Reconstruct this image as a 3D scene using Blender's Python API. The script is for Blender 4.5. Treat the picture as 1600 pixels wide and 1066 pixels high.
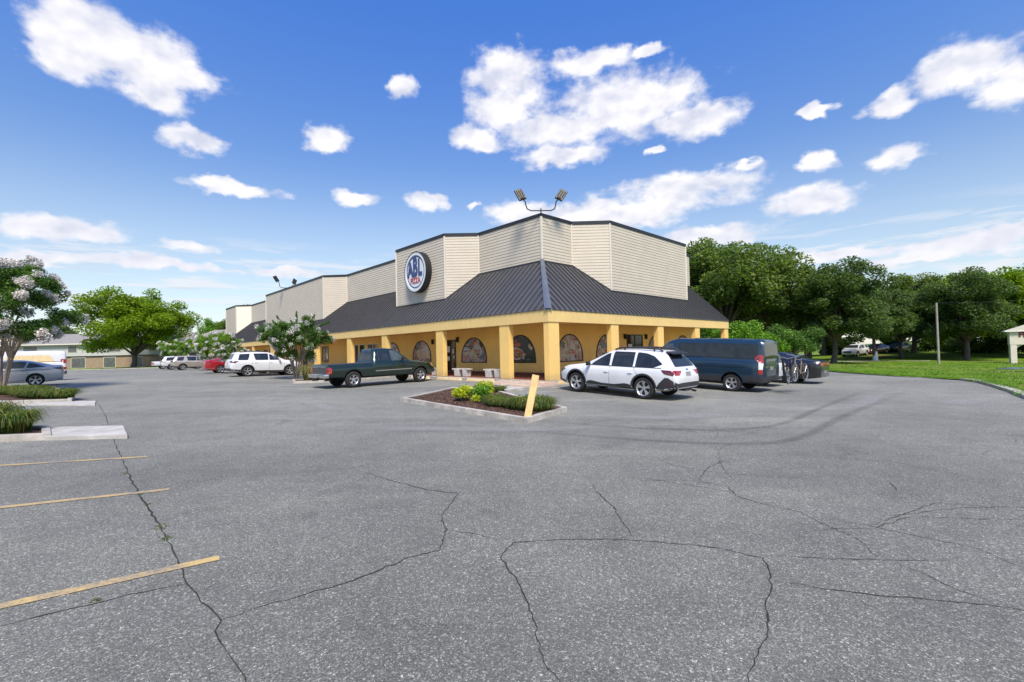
import bpy, bmesh, math, random
import numpy as np
from math import sin, cos, pi, radians, hypot, atan2
from mathutils import Vector, Matrix
from mathutils.bvhtree import BVHTree

random.seed(7); RNG = np.random.default_rng(7)
for _o in list(bpy.data.objects): bpy.data.objects.remove(_o)
SC = bpy.context.scene
COL = SC.collection

# ------------------------------------------------------------------ camera
cam_d = bpy.data.cameras.new('camera'); cam = bpy.data.objects.new('camera', cam_d); COL.objects.link(cam)
cam_d.sensor_width = 36; cam_d.lens = 713.75 / 1600 * 36
cam_d.clip_start = .1; cam_d.clip_end = 3000
cam.matrix_world = Matrix.Translation((0, 0, 1.72)) @ Matrix.Rotation(pi / 2 + .0205, 4, 'X') @ Matrix.Rotation(-.0239, 4, 'Z')
SC.camera = cam

# ------------------------------------------------------------------ light and exposure
SC.view_settings.view_transform = 'Standard'; SC.view_settings.look = 'None'
SC.view_settings.gamma = 1; SC.view_settings.use_curve_mapping = False
SC.view_settings.exposure = 0.62
SUN_AZ = radians(171); SUN_EL = radians(55)      # azimuth clockwise from +Y (the viewing direction)
SKY_STRENGTH = .10
sund = Vector((sin(SUN_AZ) * cos(SUN_EL), cos(SUN_AZ) * cos(SUN_EL), sin(SUN_EL)))
sl = bpy.data.lights.new('sun', 'SUN'); sl.energy = 3.9; sl.angle = radians(17); sl.color = (1, .89, .74)
so_ = bpy.data.objects.new('sun', sl); COL.objects.link(so_); so_.rotation_euler = sund.to_track_quat('Z', 'Y').to_euler()
so_.location = (0, 0, 60)

CLOUDS = [(-0.745, 0.484, 0.089, 0.052), (-0.68, 0.471, 0.099, 0.055), (-0.658, 0.432, 0.067, 0.034), (-0.778, 0.456, 0.051, 0.041), (-0.607, 0.473, 0.053, 0.026), (-0.608, 0.375, 0.055, 0.024), (-0.382, 0.411, 0.049, 0.03), (-0.23, 0.519, 0.03, 0.023), (-0.545, 0.313, 0.083, 0.013), (-0.33, 0.318, 0.053, 0.016), (-0.177, 0.32, 0.046, 0.018), (0.007, 0.55, 0.096, 0.048), (-0.002, 0.491, 0.088, 0.05), (0.261, 0.483, 0.164, 0.063), (0.162, 0.559, 0.072, 0.028), (0.393, 0.43, 0.094, 0.037), (-0.067, 0.44, 0.059, 0.026), (0.11, 0.447, 0.132, 0.041), (0.122, 0.398, 0.111, 0.022), (0.217, 0.559, 0.07, 0.02), (0.377, 0.318, 0.152, 0.031), (0.228, 0.285, 0.256, 0.034), (0.035, 0.29, 0.081, 0.029), (0.404, 0.217, 0.136, 0.022), (0.585, 0.254, 0.076, 0.029), (0.594, 0.315, 0.035, 0.019), (0.704, 0.294, 0.039, 0.019), (0.703, 0.379, 0.035, 0.022), (0.789, 0.402, 0.067, 0.035), (0.835, 0.371, 0.038, 0.043), (0.481, 0.341, 0.024, 0.011), (-0.768, 0.204, 0.084, 0.022), (-0.823, 0.204, 0.022, 0.014), (-0.624, 0.203, 0.039, 0.011), (-0.803, 0.158, 0.051, 0.013), (-0.656, 0.166, 0.093, 0.013), (-0.677, 0.177, 0.019, 0.01), (-0.466, 0.163, 0.073, 0.012), (0.78, 0.148, 0.093, 0.018), (0.828, 0.155, 0.039, 0.017), (0.616, 0.16, 0.108, 0.011), (0.727, 0.136, 0.15, 0.009), (0.31, 0.388, 0.018, 0.01), (-0.077, 0.311, 0.017, 0.008), (0.304, 0.561, 0.039, 0.01), (0.61, 0.403, 0.034, 0.01)]
# the same kind of clouds all round the sky outside the frame
_r = random.Random(3)
for k in range(26):
    az = _r.uniform(1.0, 5.3); az = az if az < pi else az - 2 * pi
    CLOUDS.append((az, _r.uniform(.2, .75), _r.uniform(.06, .2), _r.uniform(.02, .06)))

world = bpy.data.worlds.new('World'); SC.world = world; world.use_nodes = True
def build_world():
    nt = world.node_tree; N = nt.nodes; Lk = nt.links; N.clear()
    def node(t, **kw):
        n = N.new(t)
        for k, v in kw.items(): setattr(n, k, v)
        return n
    def setin(n, i, v):
        if isinstance(v, bpy.types.NodeSocket): Lk.new(v, n.inputs[i])
        else: n.inputs[i].default_value = v
    def M(op, a, b=None, c=None, clamp=False):
        n = node('ShaderNodeMath', operation=op); n.use_clamp = clamp
        setin(n, 0, a)
        if b is not None: setin(n, 1, b)
        if c is not None: setin(n, 2, c)
        return n.outputs[0]
    def V(op, a, b=None, c=None):
        n = node('ShaderNodeVectorMath', operation=op); setin(n, 0, a)
        if b is not None: setin(n, 1, b)
        if c is not None: setin(n, 2, c)
        return n.outputs['Value'] if op in ('LENGTH', 'DOT_PRODUCT') else n.outputs[0]
    def smooth(x, a, b):
        n = node('ShaderNodeMapRange', interpolation_type='SMOOTHSTEP'); setin(n, 0, x); setin(n, 1, a); setin(n, 2, b); return n.outputs[0]
    def mixc(f, a, b):
        n = node('ShaderNodeMix', data_type='RGBA'); setin(n, 0, f); setin(n, 6, a); setin(n, 7, b); return n.outputs[2]
    tc = node('ShaderNodeTexCoord'); d = V('NORMALIZE', tc.outputs['Generated'])
    sx = node('ShaderNodeSeparateXYZ'); Lk.new(d, sx.inputs[0])
    az = M('ARCTAN2', sx.outputs[0], sx.outputs[1]); el = M('ARCSINE', sx.outputs[2])
    cb = node('ShaderNodeCombineXYZ'); setin(cb, 0, az); setin(cb, 1, el); P = cb.outputs[0]
    def noise(vec, sc, det=6, rough=.55):
        n = node('ShaderNodeTexNoise'); setin(n, 'Vector', vec); n.inputs['Scale'].default_value = sc; n.inputs['Detail'].default_value = det; n.inputs['Roughness'].default_value = rough; return n
    Ps = V('MULTIPLY', P, (1., 1.5, 1.))
    w = V('SUBTRACT', noise(Ps, 9, 3).outputs['Color'], (.5, .5, .5)); w = V('MULTIPLY', w, (.09, .05, 0))
    w2 = V('SUBTRACT', noise(Ps, 38, 4).outputs['Color'], (.5, .5, .5)); w2 = V('MULTIPLY', w2, (.030, .020, 0))
    Q = V('ADD', V('ADD', P, w), w2)
    cover = None
    for (a, e, ra, re) in CLOUDS:
        t = V('LENGTH', V('MULTIPLY', V('SUBTRACT', Q, (a, e, 0)), (1 / ra, 1 / re, 0)))
        cover = t if cover is None else M('SMOOTH_MIN', cover, t, .35)
    n1 = noise(Ps, 15, 9, .58).outputs['Fac']
    val = M('ADD', M('SUBTRACT', 1.10, cover), M('MULTIPLY', M('SUBTRACT', n1, .5), 1.5))
    mask = smooth(val, -.02, .58)
    # grey undersides: thick part sampled a little higher than here
    up = V('ADD', Ps, (-.008, .022, 0)); n2 = noise(up, 11, 3, .5).outputs['Fac']
    n1b = noise(Ps, 11, 3, .5).outputs['Fac']
    relief = M('ADD', .60, M('MULTIPLY', M('SUBTRACT', n1b, n2), 3.4), clamp=True)
    thick = smooth(val, .35, 1.5)
    lit = M('MULTIPLY', relief, 1.0)
    sky = node('ShaderNodeTexSky', sky_type='NISHITA'); sky.sun_disc = False
    sky.sun_elevation = SUN_EL; sky.sun_rotation = SUN_AZ; sky.altitude = 0; sky.air_density = 1.0; sky.dust_density = .3; sky.ozone_density = 2.2
    tint = mixc(smooth(el, .06, .80), (1.08, 1.04, .96, 1), (.50, .98, 1.76, 1)); base = V('MULTIPLY', sky.outputs[0], tint)
    # thin bright veil towards the horizon and faint stretched streaks
    hz = smooth(el, .40, .04)
    base = mixc(M('MULTIPLY', hz, .42), base, (5.2, 5.8, 6.3, 1))
    st = noise(V('MULTIPLY', P, (1.0, 9., 1.)), 7, 6, .6).outputs['Fac']
    stm = M('MULTIPLY', M('MULTIPLY', smooth(st, .46, .62), smooth(el, .24, .15)), smooth(el, .02, .09))
    st2 = noise(V('ADD', V('MULTIPLY', P, (1.0, 9., 1.)), (0, .12, 0)), 7, 4, .6).outputs['Fac']
    base = mixc(M('MULTIPLY', stm, .7), base, mixc(smooth(M('SUBTRACT', st2, st), -.05, .06), (5.9, 5.9, 6.2, 1), (4.4, 4.7, 5.7, 1)))
    ccol = mixc(lit, (4.6, 4.8, 5.7, 1), (7.3, 7.1, 7.1, 1))
    ccol = mixc(M('MULTIPLY', smooth(el, .30, .10), .45), ccol, (5.2, 5.3, 6.1, 1))
    col = mixc(M('MULTIPLY', mask, .96), base, ccol)
    below = smooth(el, -.02, -.12)
    col = mixc(below, col, (1.6, 1.7, 1.5, 1))
    bg = node('ShaderNodeBackground'); Lk.new(col, bg.inputs[0]); bg.inputs[1].default_value = SKY_STRENGTH
    o = node('ShaderNodeOutputWorld'); Lk.new(bg.outputs[0], o.inputs[0])
build_world()

# ------------------------------------------------------------------ site geometry
ANG = .7637
LV = Vector((-sin(ANG), cos(ANG))); RV = Vector((cos(ANG), sin(ANG))); CN = Vector((1.7235, 21.3756))
BROT = atan2(RV.y, RV.x)
GT = [(-200, .05), (-70, .12), (-28, .40), (0, 0), (70, -1.03), (200, -1.8)]
GX = [g[0] for g in GT]; GZ = [g[1] for g in GT]
def G(x, y):
    """Height of the site's ground: falls gently to the right, rises to the building's kerb."""
    g = float(np.interp(x, GX, GZ))
    dx, dy = x - CN.x, y - CN.y
    a = dx * LV.x + dy * LV.y; b = dx * RV.x + dy * RV.y
    ex = max(-a, a - 73, 0); ey = max(-b, b - 21.4, 0)
    t = max(0., 1 - hypot(ex, ey) / 7.5); w = t * t * (3 - 2 * t)
    return g * (1 - w) + .17 * w
def bw(b, a):
    """building coordinates (along R, along L) to world xy"""
    p = CN + RV * b + LV * a; return (p.x, p.y)

# ------------------------------------------------------------------ materials
def mk(name): 
    m = bpy.data.materials.new(name); m.use_nodes = True
    nt = m.node_tree; nt.nodes.clear()
    out = nt.nodes.new('ShaderNodeOutputMaterial'); b = nt.nodes.new('ShaderNodeBsdfPrincipled'); nt.links.new(b.outputs[0], out.inputs[0])
    return m, nt, b, out
def nz(nt, scale, detail=4, rough=.55, vec=None, kind='NOISE'):
    if kind == 'NOISE':
        n = nt.nodes.new('ShaderNodeTexNoise'); n.inputs['Detail'].default_value = detail; n.inputs['Roughness'].default_value = rough
    else:
        n = nt.nodes.new('ShaderNodeTexVoronoi')
    n.inputs['Scale'].default_value = scale
    if vec is not None: nt.links.new(vec, n.inputs['Vector'])
    return n
def ramp(nt, fac, stops):
    r = nt.nodes.new('ShaderNodeValToRGB'); nt.links.new(fac, r.inputs[0]); el = r.color_ramp.elements
    while len(el) < len(stops): el.new(.5)
    for e, (p, c) in zip(el, stops): e.position = p; e.color = (*c, 1) if len(c) == 3 else c
    return r.outputs[0]
def mix(nt, f, a, b, mode='MIX'):
    n = nt.nodes.new('ShaderNodeMix'); n.data_type = 'RGBA'; n.blend_type = mode
    for i, v in ((0, f), (6, a), (7, b)):
        if isinstance(v, bpy.types.NodeSocket): nt.links.new(v, n.inputs[i])
        else: n.inputs[i].default_value = v if i == 0 else ((*v, 1) if len(v) == 3 else v)
    return n.outputs[2]
def coord(nt, kind='Object'):
    return nt.nodes.new('ShaderNodeTexCoord').outputs[kind]
def wpos(nt): return nt.nodes.new('ShaderNodeNewGeometry').outputs['Position']
def bump(nt, b, h, strength=.3, dist=.01):
    n = nt.nodes.new('ShaderNodeBump'); n.inputs['Strength'].default_value = strength; n.inputs['Distance'].default_value = dist
    nt.links.new(h, n.inputs['Height']); nt.links.new(n.outputs[0], b.inputs['Normal'])
def simple(name, col, rough=.6, metal=0., var=.12, scale=3., bmp=0., bscale=40., coat=0., spec=None, emit=None):
    m, nt, b, out = mk(name)
    c = wpos(nt)
    n = nz(nt, scale, 5, .6, c)
    dark = tuple(x * (1 - var) for x in col); lite = tuple(min(1, x * (1 + var)) for x in col)
    nt.links.new(ramp(nt, n.outputs[0], [(.3, dark), (.7, lite)]), b.inputs['Base Color'])
    b.inputs['Roughness'].default_value = rough; b.inputs['Metallic'].default_value = metal
    if coat: b.inputs['Coat Weight'].default_value = coat; b.inputs['Coat Roughness'].default_value = .04
    if spec is not None: b.inputs['Specular IOR Level'].default_value = spec
    if bmp: bump(nt, b, nz(nt, bscale, 4, .6, c).outputs[0], bmp, .01)
    return m

MAT = {}
def asphalt():
    m, nt, b, out = mk('asphalt'); p = wpos(nt)
    v = nz(nt, 150, vec=p, kind='V'); v.distance = 'EUCLIDEAN'
    bw_ = nt.nodes.new('ShaderNodeSeparateColor'); nt.links.new(v.outputs['Color'], bw_.inputs[0])
    st = ramp(nt, bw_.outputs[0], [(0, (.085, .085, .086)), (.45, (.128, .128, .130)), (.8, (.175, .175, .177)), (.94, (.25, .25, .25)), (1, (.42, .42, .41))])
    v2 = nz(nt, 70, vec=p, kind='V'); s2 = nt.nodes.new('ShaderNodeSeparateColor'); nt.links.new(v2.outputs['Color'], s2.inputs[0])
    st2 = ramp(nt, s2.outputs[1], [(0, (.8, .8, .8)), (.85, (1.0, 1.0, 1.0)), (1, (1.7, 1.7, 1.68))])
    c = mix(nt, 1., st, st2, 'MULTIPLY')
    big = nz(nt, .22, 5, .6, p); mid = nz(nt, 1.6, 5, .65, p)
    c = mix(nt, 1., c, ramp(nt, big.outputs[0], [(.3, (.83, .84, .74)), (.62, (1.17, 1.18, 1.02))]), 'MULTIPLY')
    c = mix(nt, 1., c, ramp(nt, mid.outputs[0], [(.28, (.84, .84, .84)), (.5, (1., 1., 1.)), (.75, (1.10, 1.10, 1.09))]), 'MULTIPLY')
    # asphalt grows paler from near to the middle of the lot, then stays so
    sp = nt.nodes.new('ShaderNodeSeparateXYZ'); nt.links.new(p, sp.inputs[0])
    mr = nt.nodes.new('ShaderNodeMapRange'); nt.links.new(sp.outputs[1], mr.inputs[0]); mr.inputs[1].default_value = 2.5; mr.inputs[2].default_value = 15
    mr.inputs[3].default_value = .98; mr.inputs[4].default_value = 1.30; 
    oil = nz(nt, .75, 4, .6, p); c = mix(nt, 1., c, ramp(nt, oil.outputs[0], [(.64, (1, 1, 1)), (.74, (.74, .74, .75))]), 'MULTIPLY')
    # dusty turning sweeps
    mp = nt.nodes.new('ShaderNodeMapping'); mp.inputs['Scale'].default_value = (.10, .75, 1); mp.inputs['Rotation'].default_value = (0, 0, .25); nt.links.new(p, mp.inputs[0])
    dn = nz(nt, 1., 5, .6, mp.outputs[0]); c = mix(nt, 1., c, ramp(nt, dn.outputs[0], [(.32, (.88, .88, .88)), (.5, (1, 1, 1)), (.58, (1.02, 1.02, 1.01)), (.68, (1.24, 1.23, 1.20))]), 'MULTIPLY')
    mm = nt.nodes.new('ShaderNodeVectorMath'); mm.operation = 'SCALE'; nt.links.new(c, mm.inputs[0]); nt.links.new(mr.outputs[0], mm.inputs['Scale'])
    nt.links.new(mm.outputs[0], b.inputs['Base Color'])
    b.inputs['Roughness'].default_value = .82; b.inputs['Specular IOR Level'].default_value = .35
    bump(nt, b, bw_.outputs[0], .55, .004)
    return m
def grassmat(name, a, c, d):
    m, nt, b, out = mk(name); p = wpos(nt)
    n = nz(nt, 14, 6, .7, p); n2 = nz(nt, .35, 4, .6, p); n3 = nz(nt, 90, 3, .7, p)
    col = ramp(nt, n.outputs[0], [(.25, a), (.6, c), (.85, d)])
    col = mix(nt, 1., col, ramp(nt, n2.outputs[0], [(.3, (.75, .80, .6)), (.7, (1.45, 1.12, 1.1))]), 'MULTIPLY')
    n4 = nz(nt, .11, 4, .6, p); col = mix(nt, ramp(nt, n4.outputs[0], [(.48, (0, 0, 0)), (.68, (.75, .75, .75))]), col, (.20, .20, .06))
    col = mix(nt, 1., col, ramp(nt, n3.outputs[0], [(.3, (.6, .6, .6)), (.7, (1.3, 1.3, 1.3))]), 'MULTIPLY')
    nt.links.new(col, b.inputs['Base Color']); b.inputs['Roughness'].default_value = .9; b.inputs['Specular IOR Level'].default_value = .1
    bump(nt, b, n3.outputs[0], .8, .04)
    return m
def leafmat(name, cols, trans=.35, tcol=None, hue=.5):
    """leaf faces: colour per leaf and per clump, light passing through the blade"""
    m, nt, b, out = mk(name); g = nt.nodes.new('ShaderNodeNewGeometry')
    oi = nt.nodes.new('ShaderNodeObjectInfo')
    n = nz(nt, .8, 3, .6, g.outputs['Position'])
    r1 = ramp(nt, g.outputs['Random Per Island'], [(i / (len(cols) - 1), c) for i, c in enumerate(cols)])
    r2 = ramp(nt, n.outputs[0], [(.3, (.72, .78, .72)), (.7, (1.3, 1.22, 1.1))])
    c = mix(nt, 1., r1, r2, 'MULTIPLY')
    nt.links.new(c, b.inputs['Base Color']); b.inputs['Roughness'].default_value = .55; b.inputs['Specular IOR Level'].default_value = .25
    t = nt.nodes.new('ShaderNodeBsdfTranslucent'); tc = mix(nt, 1., c, tcol or (1.5, 1.7, .6), 'MULTIPLY'); nt.links.new(tc, t.inputs[0])
    ms = nt.nodes.new('ShaderNodeMixShader'); ms.inputs[0].default_value = trans
    nt.links.new(b.outputs[0], ms.inputs[1]); nt.links.new(t.outputs[0], ms.inputs[2]); nt.links.new(ms.outputs[0], out.inputs[0])
    return m
def paint(name, col, metallic=0., flake=.0, rough=.28):
    m, nt, b, out = mk(name); p = coord(nt)
    n = nz(nt, 1.3, 4, .6, p)
    nt.links.new(ramp(nt, n.outputs[0], [(.3, tuple(x * .93 for x in col)), (.7, tuple(min(1, x * 1.05) for x in col))]), b.inputs['Base Color'])
    rr = nz(nt, 6, 5, .7, p); mr = nt.nodes.new('ShaderNodeMapRange'); nt.links.new(rr.outputs[0], mr.inputs[0]); mr.inputs[3].default_value = rough - .05; mr.inputs[4].default_value = rough + .12
    nt.links.new(mr.outputs[0], b.inputs['Roughness']); b.inputs['Metallic'].default_value = metallic
    b.inputs['Coat Weight'].default_value = .8; b.inputs['Coat Roughness'].default_value = .06
    return m
def glassmat(name, col=(.02, .025, .028), rough=.04):
    m, nt, b, out = mk(name)
    n = nz(nt, 3, 3, .5, coord(nt)); nt.links.new(ramp(nt, n.outputs[0], [(.3, tuple(c * .7 for c in col)), (.7, tuple(c * 1.4 for c in col))]), b.inputs['Base Color'])
    b.inputs['Roughness'].default_value = rough; b.inputs['Specular IOR Level'].default_value = .5
    return m
def stucco(name, col, var=.06):
    m, nt, b, out = mk(name); p = wpos(nt)
    n = nz(nt, .7, 6, .65, p); n2 = nz(nt, 30, 4, .6, p)
    c = ramp(nt, n.outputs[0], [(.3, tuple(x * (1 - var) for x in col)), (.7, tuple(x * (1 + var) for x in col))])
    c = mix(nt, 1., c, ramp(nt, n2.outputs[0], [(.3, (.93, .93, .92)), (.7, (1.05, 1.05, 1.05))]), 'MULTIPLY')
    # rain streaks
    mp = nt.nodes.new('ShaderNodeMapping'); mp.inputs['Scale'].default_value = (5, 5, .35); nt.links.new(p, mp.inputs[0])
    n3 = nz(nt, 1., 5, .6, mp.outputs[0]); c = mix(nt, 1., c, ramp(nt, n3.outputs[0], [(.25, (.94, .93, .91)), (.5, (1, 1, 1))]), 'MULTIPLY')
    # splash dirt near the ground
    sp = nt.nodes.new('ShaderNodeSeparateXYZ'); nt.links.new(p, sp.inputs[0]); gd = nz(nt, 6, 5, .7, p)
    ad = nt.nodes.new('ShaderNodeMath'); ad.operation = 'MULTIPLY_ADD'; nt.links.new(gd.outputs[0], ad.inputs[0]); ad.inputs[1].default_value = -.55; nt.links.new(sp.outputs[2], ad.inputs[2])
    mr = nt.nodes.new('ShaderNodeMapRange'); nt.links.new(ad.outputs[0], mr.inputs[0]); mr.inputs[1].default_value = .35; mr.inputs[2].default_value = -.05; mr.inputs[3].default_value = 0; mr.inputs[4].default_value = .55
    c = mix(nt, mr.outputs[0], c, (.30, .22, .12))
    nt.links.new(c, b.inputs['Base Color']); b.inputs['Roughness'].default_value = .85; bump(nt, b, n2.outputs[0], .35, .01)
    return m
def foodprint(name, seed, dark=False):
    """flat printed window film: an indistinct food picture"""
    m, nt, b, out = mk(name); p = coord(nt)
    mp = nt.nodes.new('ShaderNodeMapping'); mp.inputs['Location'].default_value = (seed * 3.1, seed * 1.7, seed); nt.links.new(p, mp.inputs[0])
    w = nz(nt, .9, 3, .6, mp.outputs[0]); v = nz(nt, .95, 2, .5, mp.outputs[0]); v.inputs['Distortion'].default_value = .7
    mr = nt.nodes.new('ShaderNodeMapRange'); nt.links.new(v.outputs[0], mr.inputs[0]); mr.inputs[1].default_value = .30; mr.inputs[2].default_value = .72
    if dark: stops = [(0, (.008, .01, .01)), (.45, (.015, .025, .022)), (.72, (.04, .05, .04)), (.84, (.30, .05, .035)), (.93, (.42, .36, .28)), (1, (.5, .47, .4))]
    else: stops = [(0, (.03, .025, .03)), (.16, (.10, .06, .06)), (.30, (.45, .43, .42)), (.42, (.26, .20, .19)), (.52, (.50, .13, .05)), (.60, (.50, .46, .44)), (.72, (.20, .10, .09)), (.82, (.62, .36, .16)), (1, (.55, .52, .50))]
    c = ramp(nt, mr.outputs[0], stops)
    c2 = ramp(nt, w.outputs[0], [(.3, (.5, .45, .45)), (.7, (1.35, 1.3, 1.2))])
    nt.links.new(mix(nt, 1., c, c2, 'MULTIPLY'), b.inputs['Base Color']); b.inputs['Roughness'].default_value = .22
    return m
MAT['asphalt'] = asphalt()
MAT['lawn'] = grassmat('lawn_grass', (.07, .15, .014), (.13, .25, .025), (.21, .32, .045))
MAT['ground'] = grassmat('far_grass', (.045, .10, .012), (.08, .17, .02), (.12, .20, .03))
MAT['concrete'] = simple('concrete', (.37, .345, .30), .85, var=.34, scale=2.5, bmp=.4, bscale=60)
MAT['slab'] = simple('pale_concrete', (.41, .395, .36), .85, var=.2, scale=3, bmp=.3, bscale=60)
MAT['bench'] = simple('cast_concrete', (.50, .48, .43), .8, var=.15, scale=6, bmp=.3, bscale=80)
def worn(name, col, lo, hi):
    m, nt, b, out = mk(name); p = wpos(nt); a = nz(nt, 34, 6, .75, p); q = nz(nt, 3.2, 4, .6, p); v = nz(nt, 140, vec=p, kind='V'); s = nt.nodes.new('ShaderNodeSeparateColor'); nt.links.new(v.outputs['Color'], s.inputs[0])
    st = ramp(nt, s.outputs[0], [(0, (.09, .09, .09)), (1, (.22, .22, .22))]); k = nt.nodes.new('ShaderNodeMath'); k.operation = 'ADD'; nt.links.new(a.outputs[0], k.inputs[0]); nt.links.new(q.outputs[0], k.inputs[1])
    f = ramp(nt, k.outputs[0], [(0, (1, 1, 1)), (1, (1, 1, 1))]); mr = nt.nodes.new('ShaderNodeMapRange'); nt.links.new(k.outputs[0], mr.inputs[0]); mr.inputs[1].default_value = lo; mr.inputs[2].default_value = hi
    nt.links.new(mix(nt, mr.outputs[0], col, st), b.inputs['Base Color']); b.inputs['Roughness'].default_value = .8; bump(nt, b, a.outputs[0], .5, .004); return m
MAT['fadedline'] = worn('faded_yellow_line', (.46, .33, .14), .86, 1.22)
MAT['linepaint'] = worn('worn_yellow_line', (.50, .36, .14), .88, 1.22)
def mark(name, col, dens):
    m, nt, b, out = mk(name); p = wpos(nt); n = nz(nt, 2.2, 6, .7, p); n2 = nz(nt, 40, 4, .7, p); b.inputs['Base Color'].default_value = (*col, 1); b.inputs['Roughness'].default_value = .85
    uvn = nt.nodes.new('ShaderNodeUVMap'); sp = nt.nodes.new('ShaderNodeSeparateXYZ'); nt.links.new(uvn.outputs[0], sp.inputs[0])
    def mth(op, a, c=None):
        k = nt.nodes.new('ShaderNodeMath'); k.operation = op; k.use_clamp = op == 'MULTIPLY'
        for i, v in enumerate((a, c)):
            if v is None: continue
            if isinstance(v, bpy.types.NodeSocket): nt.links.new(v, k.inputs[i])
            else: k.inputs[i].default_value = v
        return k.outputs[0]
    e = mth('SUBTRACT', 1., mth('ABSOLUTE', mth('SUBTRACT', mth('MULTIPLY_ADD', sp.outputs[0], 2.), 1.))) if 0 else mth('MULTIPLY', mth('SUBTRACT', 1., mth('ABSOLUTE', mth('SUBTRACT', sp.outputs[0], .5))), 1.)
    mr = nt.nodes.new('ShaderNodeMapRange'); nt.links.new(e, mr.inputs[0]); mr.inputs[1].default_value = .5; mr.inputs[2].default_value = .85
    a = mth('MULTIPLY', mth('MULTIPLY', mth('MULTIPLY', mr.outputs[0], sp.outputs[1]), dens), mth('ADD', mth('SUBTRACT', n.outputs[0], .25), mth('MULTIPLY', n2.outputs[0], .5)))
    nt.links.new(a, b.inputs['Alpha']); return m
MAT['tyremark'] = mark('tyre_mark', (.07, .07, .072), .42)
MAT['palemark'] = mark('pale_scuff', (.36, .355, .34), .7)
MAT['_x'] = simple('worn_yellow_paint', (.55, .36, .13), .75, var=.28, scale=22, bmp=.5, bscale=100)
MAT['stop'] = simple('yellow_concrete', (.62, .42, .12), .8, var=.2, scale=8, bmp=.3)
MAT['palestop'] = simple('faded_yellow_concrete', (.66, .52, .28), .8, var=.15, scale=8, bmp=.3)
MAT['crack'] = simple('crack_dirt', (.022, .021, .018), .95, var=.5, scale=20)
MAT['worn'] = simple('pale_dust', (.26, .255, .245), .9, var=.2, scale=5)
MAT['yellow'] = stucco('yellow_stucco', (.78, .53, .175))
MAT['beam'] = stucco('yellow_fascia_paint', (.71, .515, .205))
MAT['wall'] = stucco('ochre_wall_paint', (.93, .62, .18))
MAT['redfloor'] = simple('red_floor_tile', (.17, .05, .03), .6, var=.25, scale=4)
MAT['siding'] = simple('cream_vinyl_siding', (.53, .475, .38), .6, var=.05, scale=1.1)
MAT['siding_sunlit'] = simple('sunlit_cream_siding', (.80, .73, .58), .6, var=.03, scale=1.1)  # siding colour lightened: direct sun on the third bay's return painted in
MAT['trim'] = simple('cream_trim', (.66, .61, .52), .6, var=.05)
MAT['cap'] = simple('dark_metal_coping', (.035, .037, .042), .45, .5, var=.1)
MAT['roof'] = simple('charcoal_standing_seam', (.165, .165, .170), .36, .6, var=.12, scale=1.)
MAT['hip'] = simple('grey_ridge_metal', (.17, .19, .22), .4, .5, var=.1)
MAT['black'] = simple('black_plastic', (.012, .012, .013), .5, var=.2)
MAT['cladding'] = simple('textured_black_cladding', (.028, .029, .032), .65, var=.15, bmp=.2, bscale=200)
MAT['rubber'] = simple('tyre_rubber', (.016, .016, .016), .85, var=.25, scale=12, bmp=.2, bscale=60)
MAT['alloy'] = simple('silver_alloy', (.50, .50, .51), .32, .75, var=.08)
MAT['chrome'] = simple('chrome', (.70, .70, .70), .16, 1., var=.05)
MAT['darkmetal'] = simple('dark_metal', (.03, .03, .032), .4, .6)
MAT['glass'] = glassmat('tinted_glass')
MAT['glass2'] = glassmat('lighter_glass', (.06, .075, .078))
MAT['doorglass'] = glassmat('dark_door_glass', (.012, .012, .012), .08)
MAT['redlight'] = simple('red_lens', (.34, .008, .010), .18, var=.15, coat=1)
MAT['darkred'] = simple('smoked_red_lens', (.09, .006, .010), .15, var=.15, coat=1)
MAT['whitelight'] = simple('clear_lens', (.62, .62, .62), .15, var=.1, coat=1)
MAT['amber'] = simple('amber_lens', (.60, .24, .06), .2, var=.1, coat=1)
MAT['signwhite'] = simple('sign_white', (.62, .66, .68), .35, var=.03)
MAT['navy'] = simple('navy_print', (.025, .045, .16), .4, var=.05)
MAT['red'] = simple('red_print', (.40, .02, .035), .4, var=.05)
MAT['plate'] = simple('plate', (.25, .26, .25), .4, var=.3, scale=30)
MAT['bark'] = simple('bark', (.10, .085, .07), .9, var=.4, scale=8, bmp=.6, bscale=30)
MAT['palebark'] = simple('smooth_pale_bark', (.27, .22, .17), .8, var=.3, scale=9, bmp=.3)
MAT['whitewash'] = simple('whitewash', (.78, .77, .73), .8, var=.06)
MAT['pole'] = simple('weathered_wood_pole', (.30, .28, .24), .85, var=.2, scale=3)
MAT['plank'] = simple('yellow_painted_plank', (.66, .47, .20), .7, var=.16, scale=7, bmp=.3, bscale=50)
MAT['mulch'] = simple('mulch', (.075, .038, .026), .95, var=.6, scale=26, bmp=1., bscale=45)
MAT['white'] = simple('white_paint', (.78, .78, .76), .5, var=.04)
MAT['stone'] = simple('cream_stucco_sign', (.62, .57, .47), .8, var=.08, bmp=.2)
MAT['shingle'] = simple('grey_shingles', (.22, .21, .20), .9, var=.2, scale=3)
MAT['sidingfar'] = simple('pale_house_siding', (.46, .47, .44), .8, var=.1)
MAT['brickfar'] = simple('tan_brick', (.30, .22, .15), .85, var=.3, scale=5)
MAT['farglass'] = glassmat('window_glass', (.09, .10, .10), .1)
MAT['brick'] = simple('pink_paver', (.50, .33, .25), .85, var=.2, scale=9)
MAT['brick2'] = simple('tan_paver', (.56, .44, .30), .85, var=.2, scale=9)
MAT['brick3'] = simple('grey_paver', (.42, .37, .33), .85, var=.2, scale=9)
MAT['lamp'] = simple('lamp_lens', (.045, .042, .03), .8, var=.25, scale=20, spec=.1)
MAT['seam'] = simple('seam_rib_shade', (.058, .059, .063), .5, .3, var=.1)  # darker than the panels: the ribs' shadow side put into their colour
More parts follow.
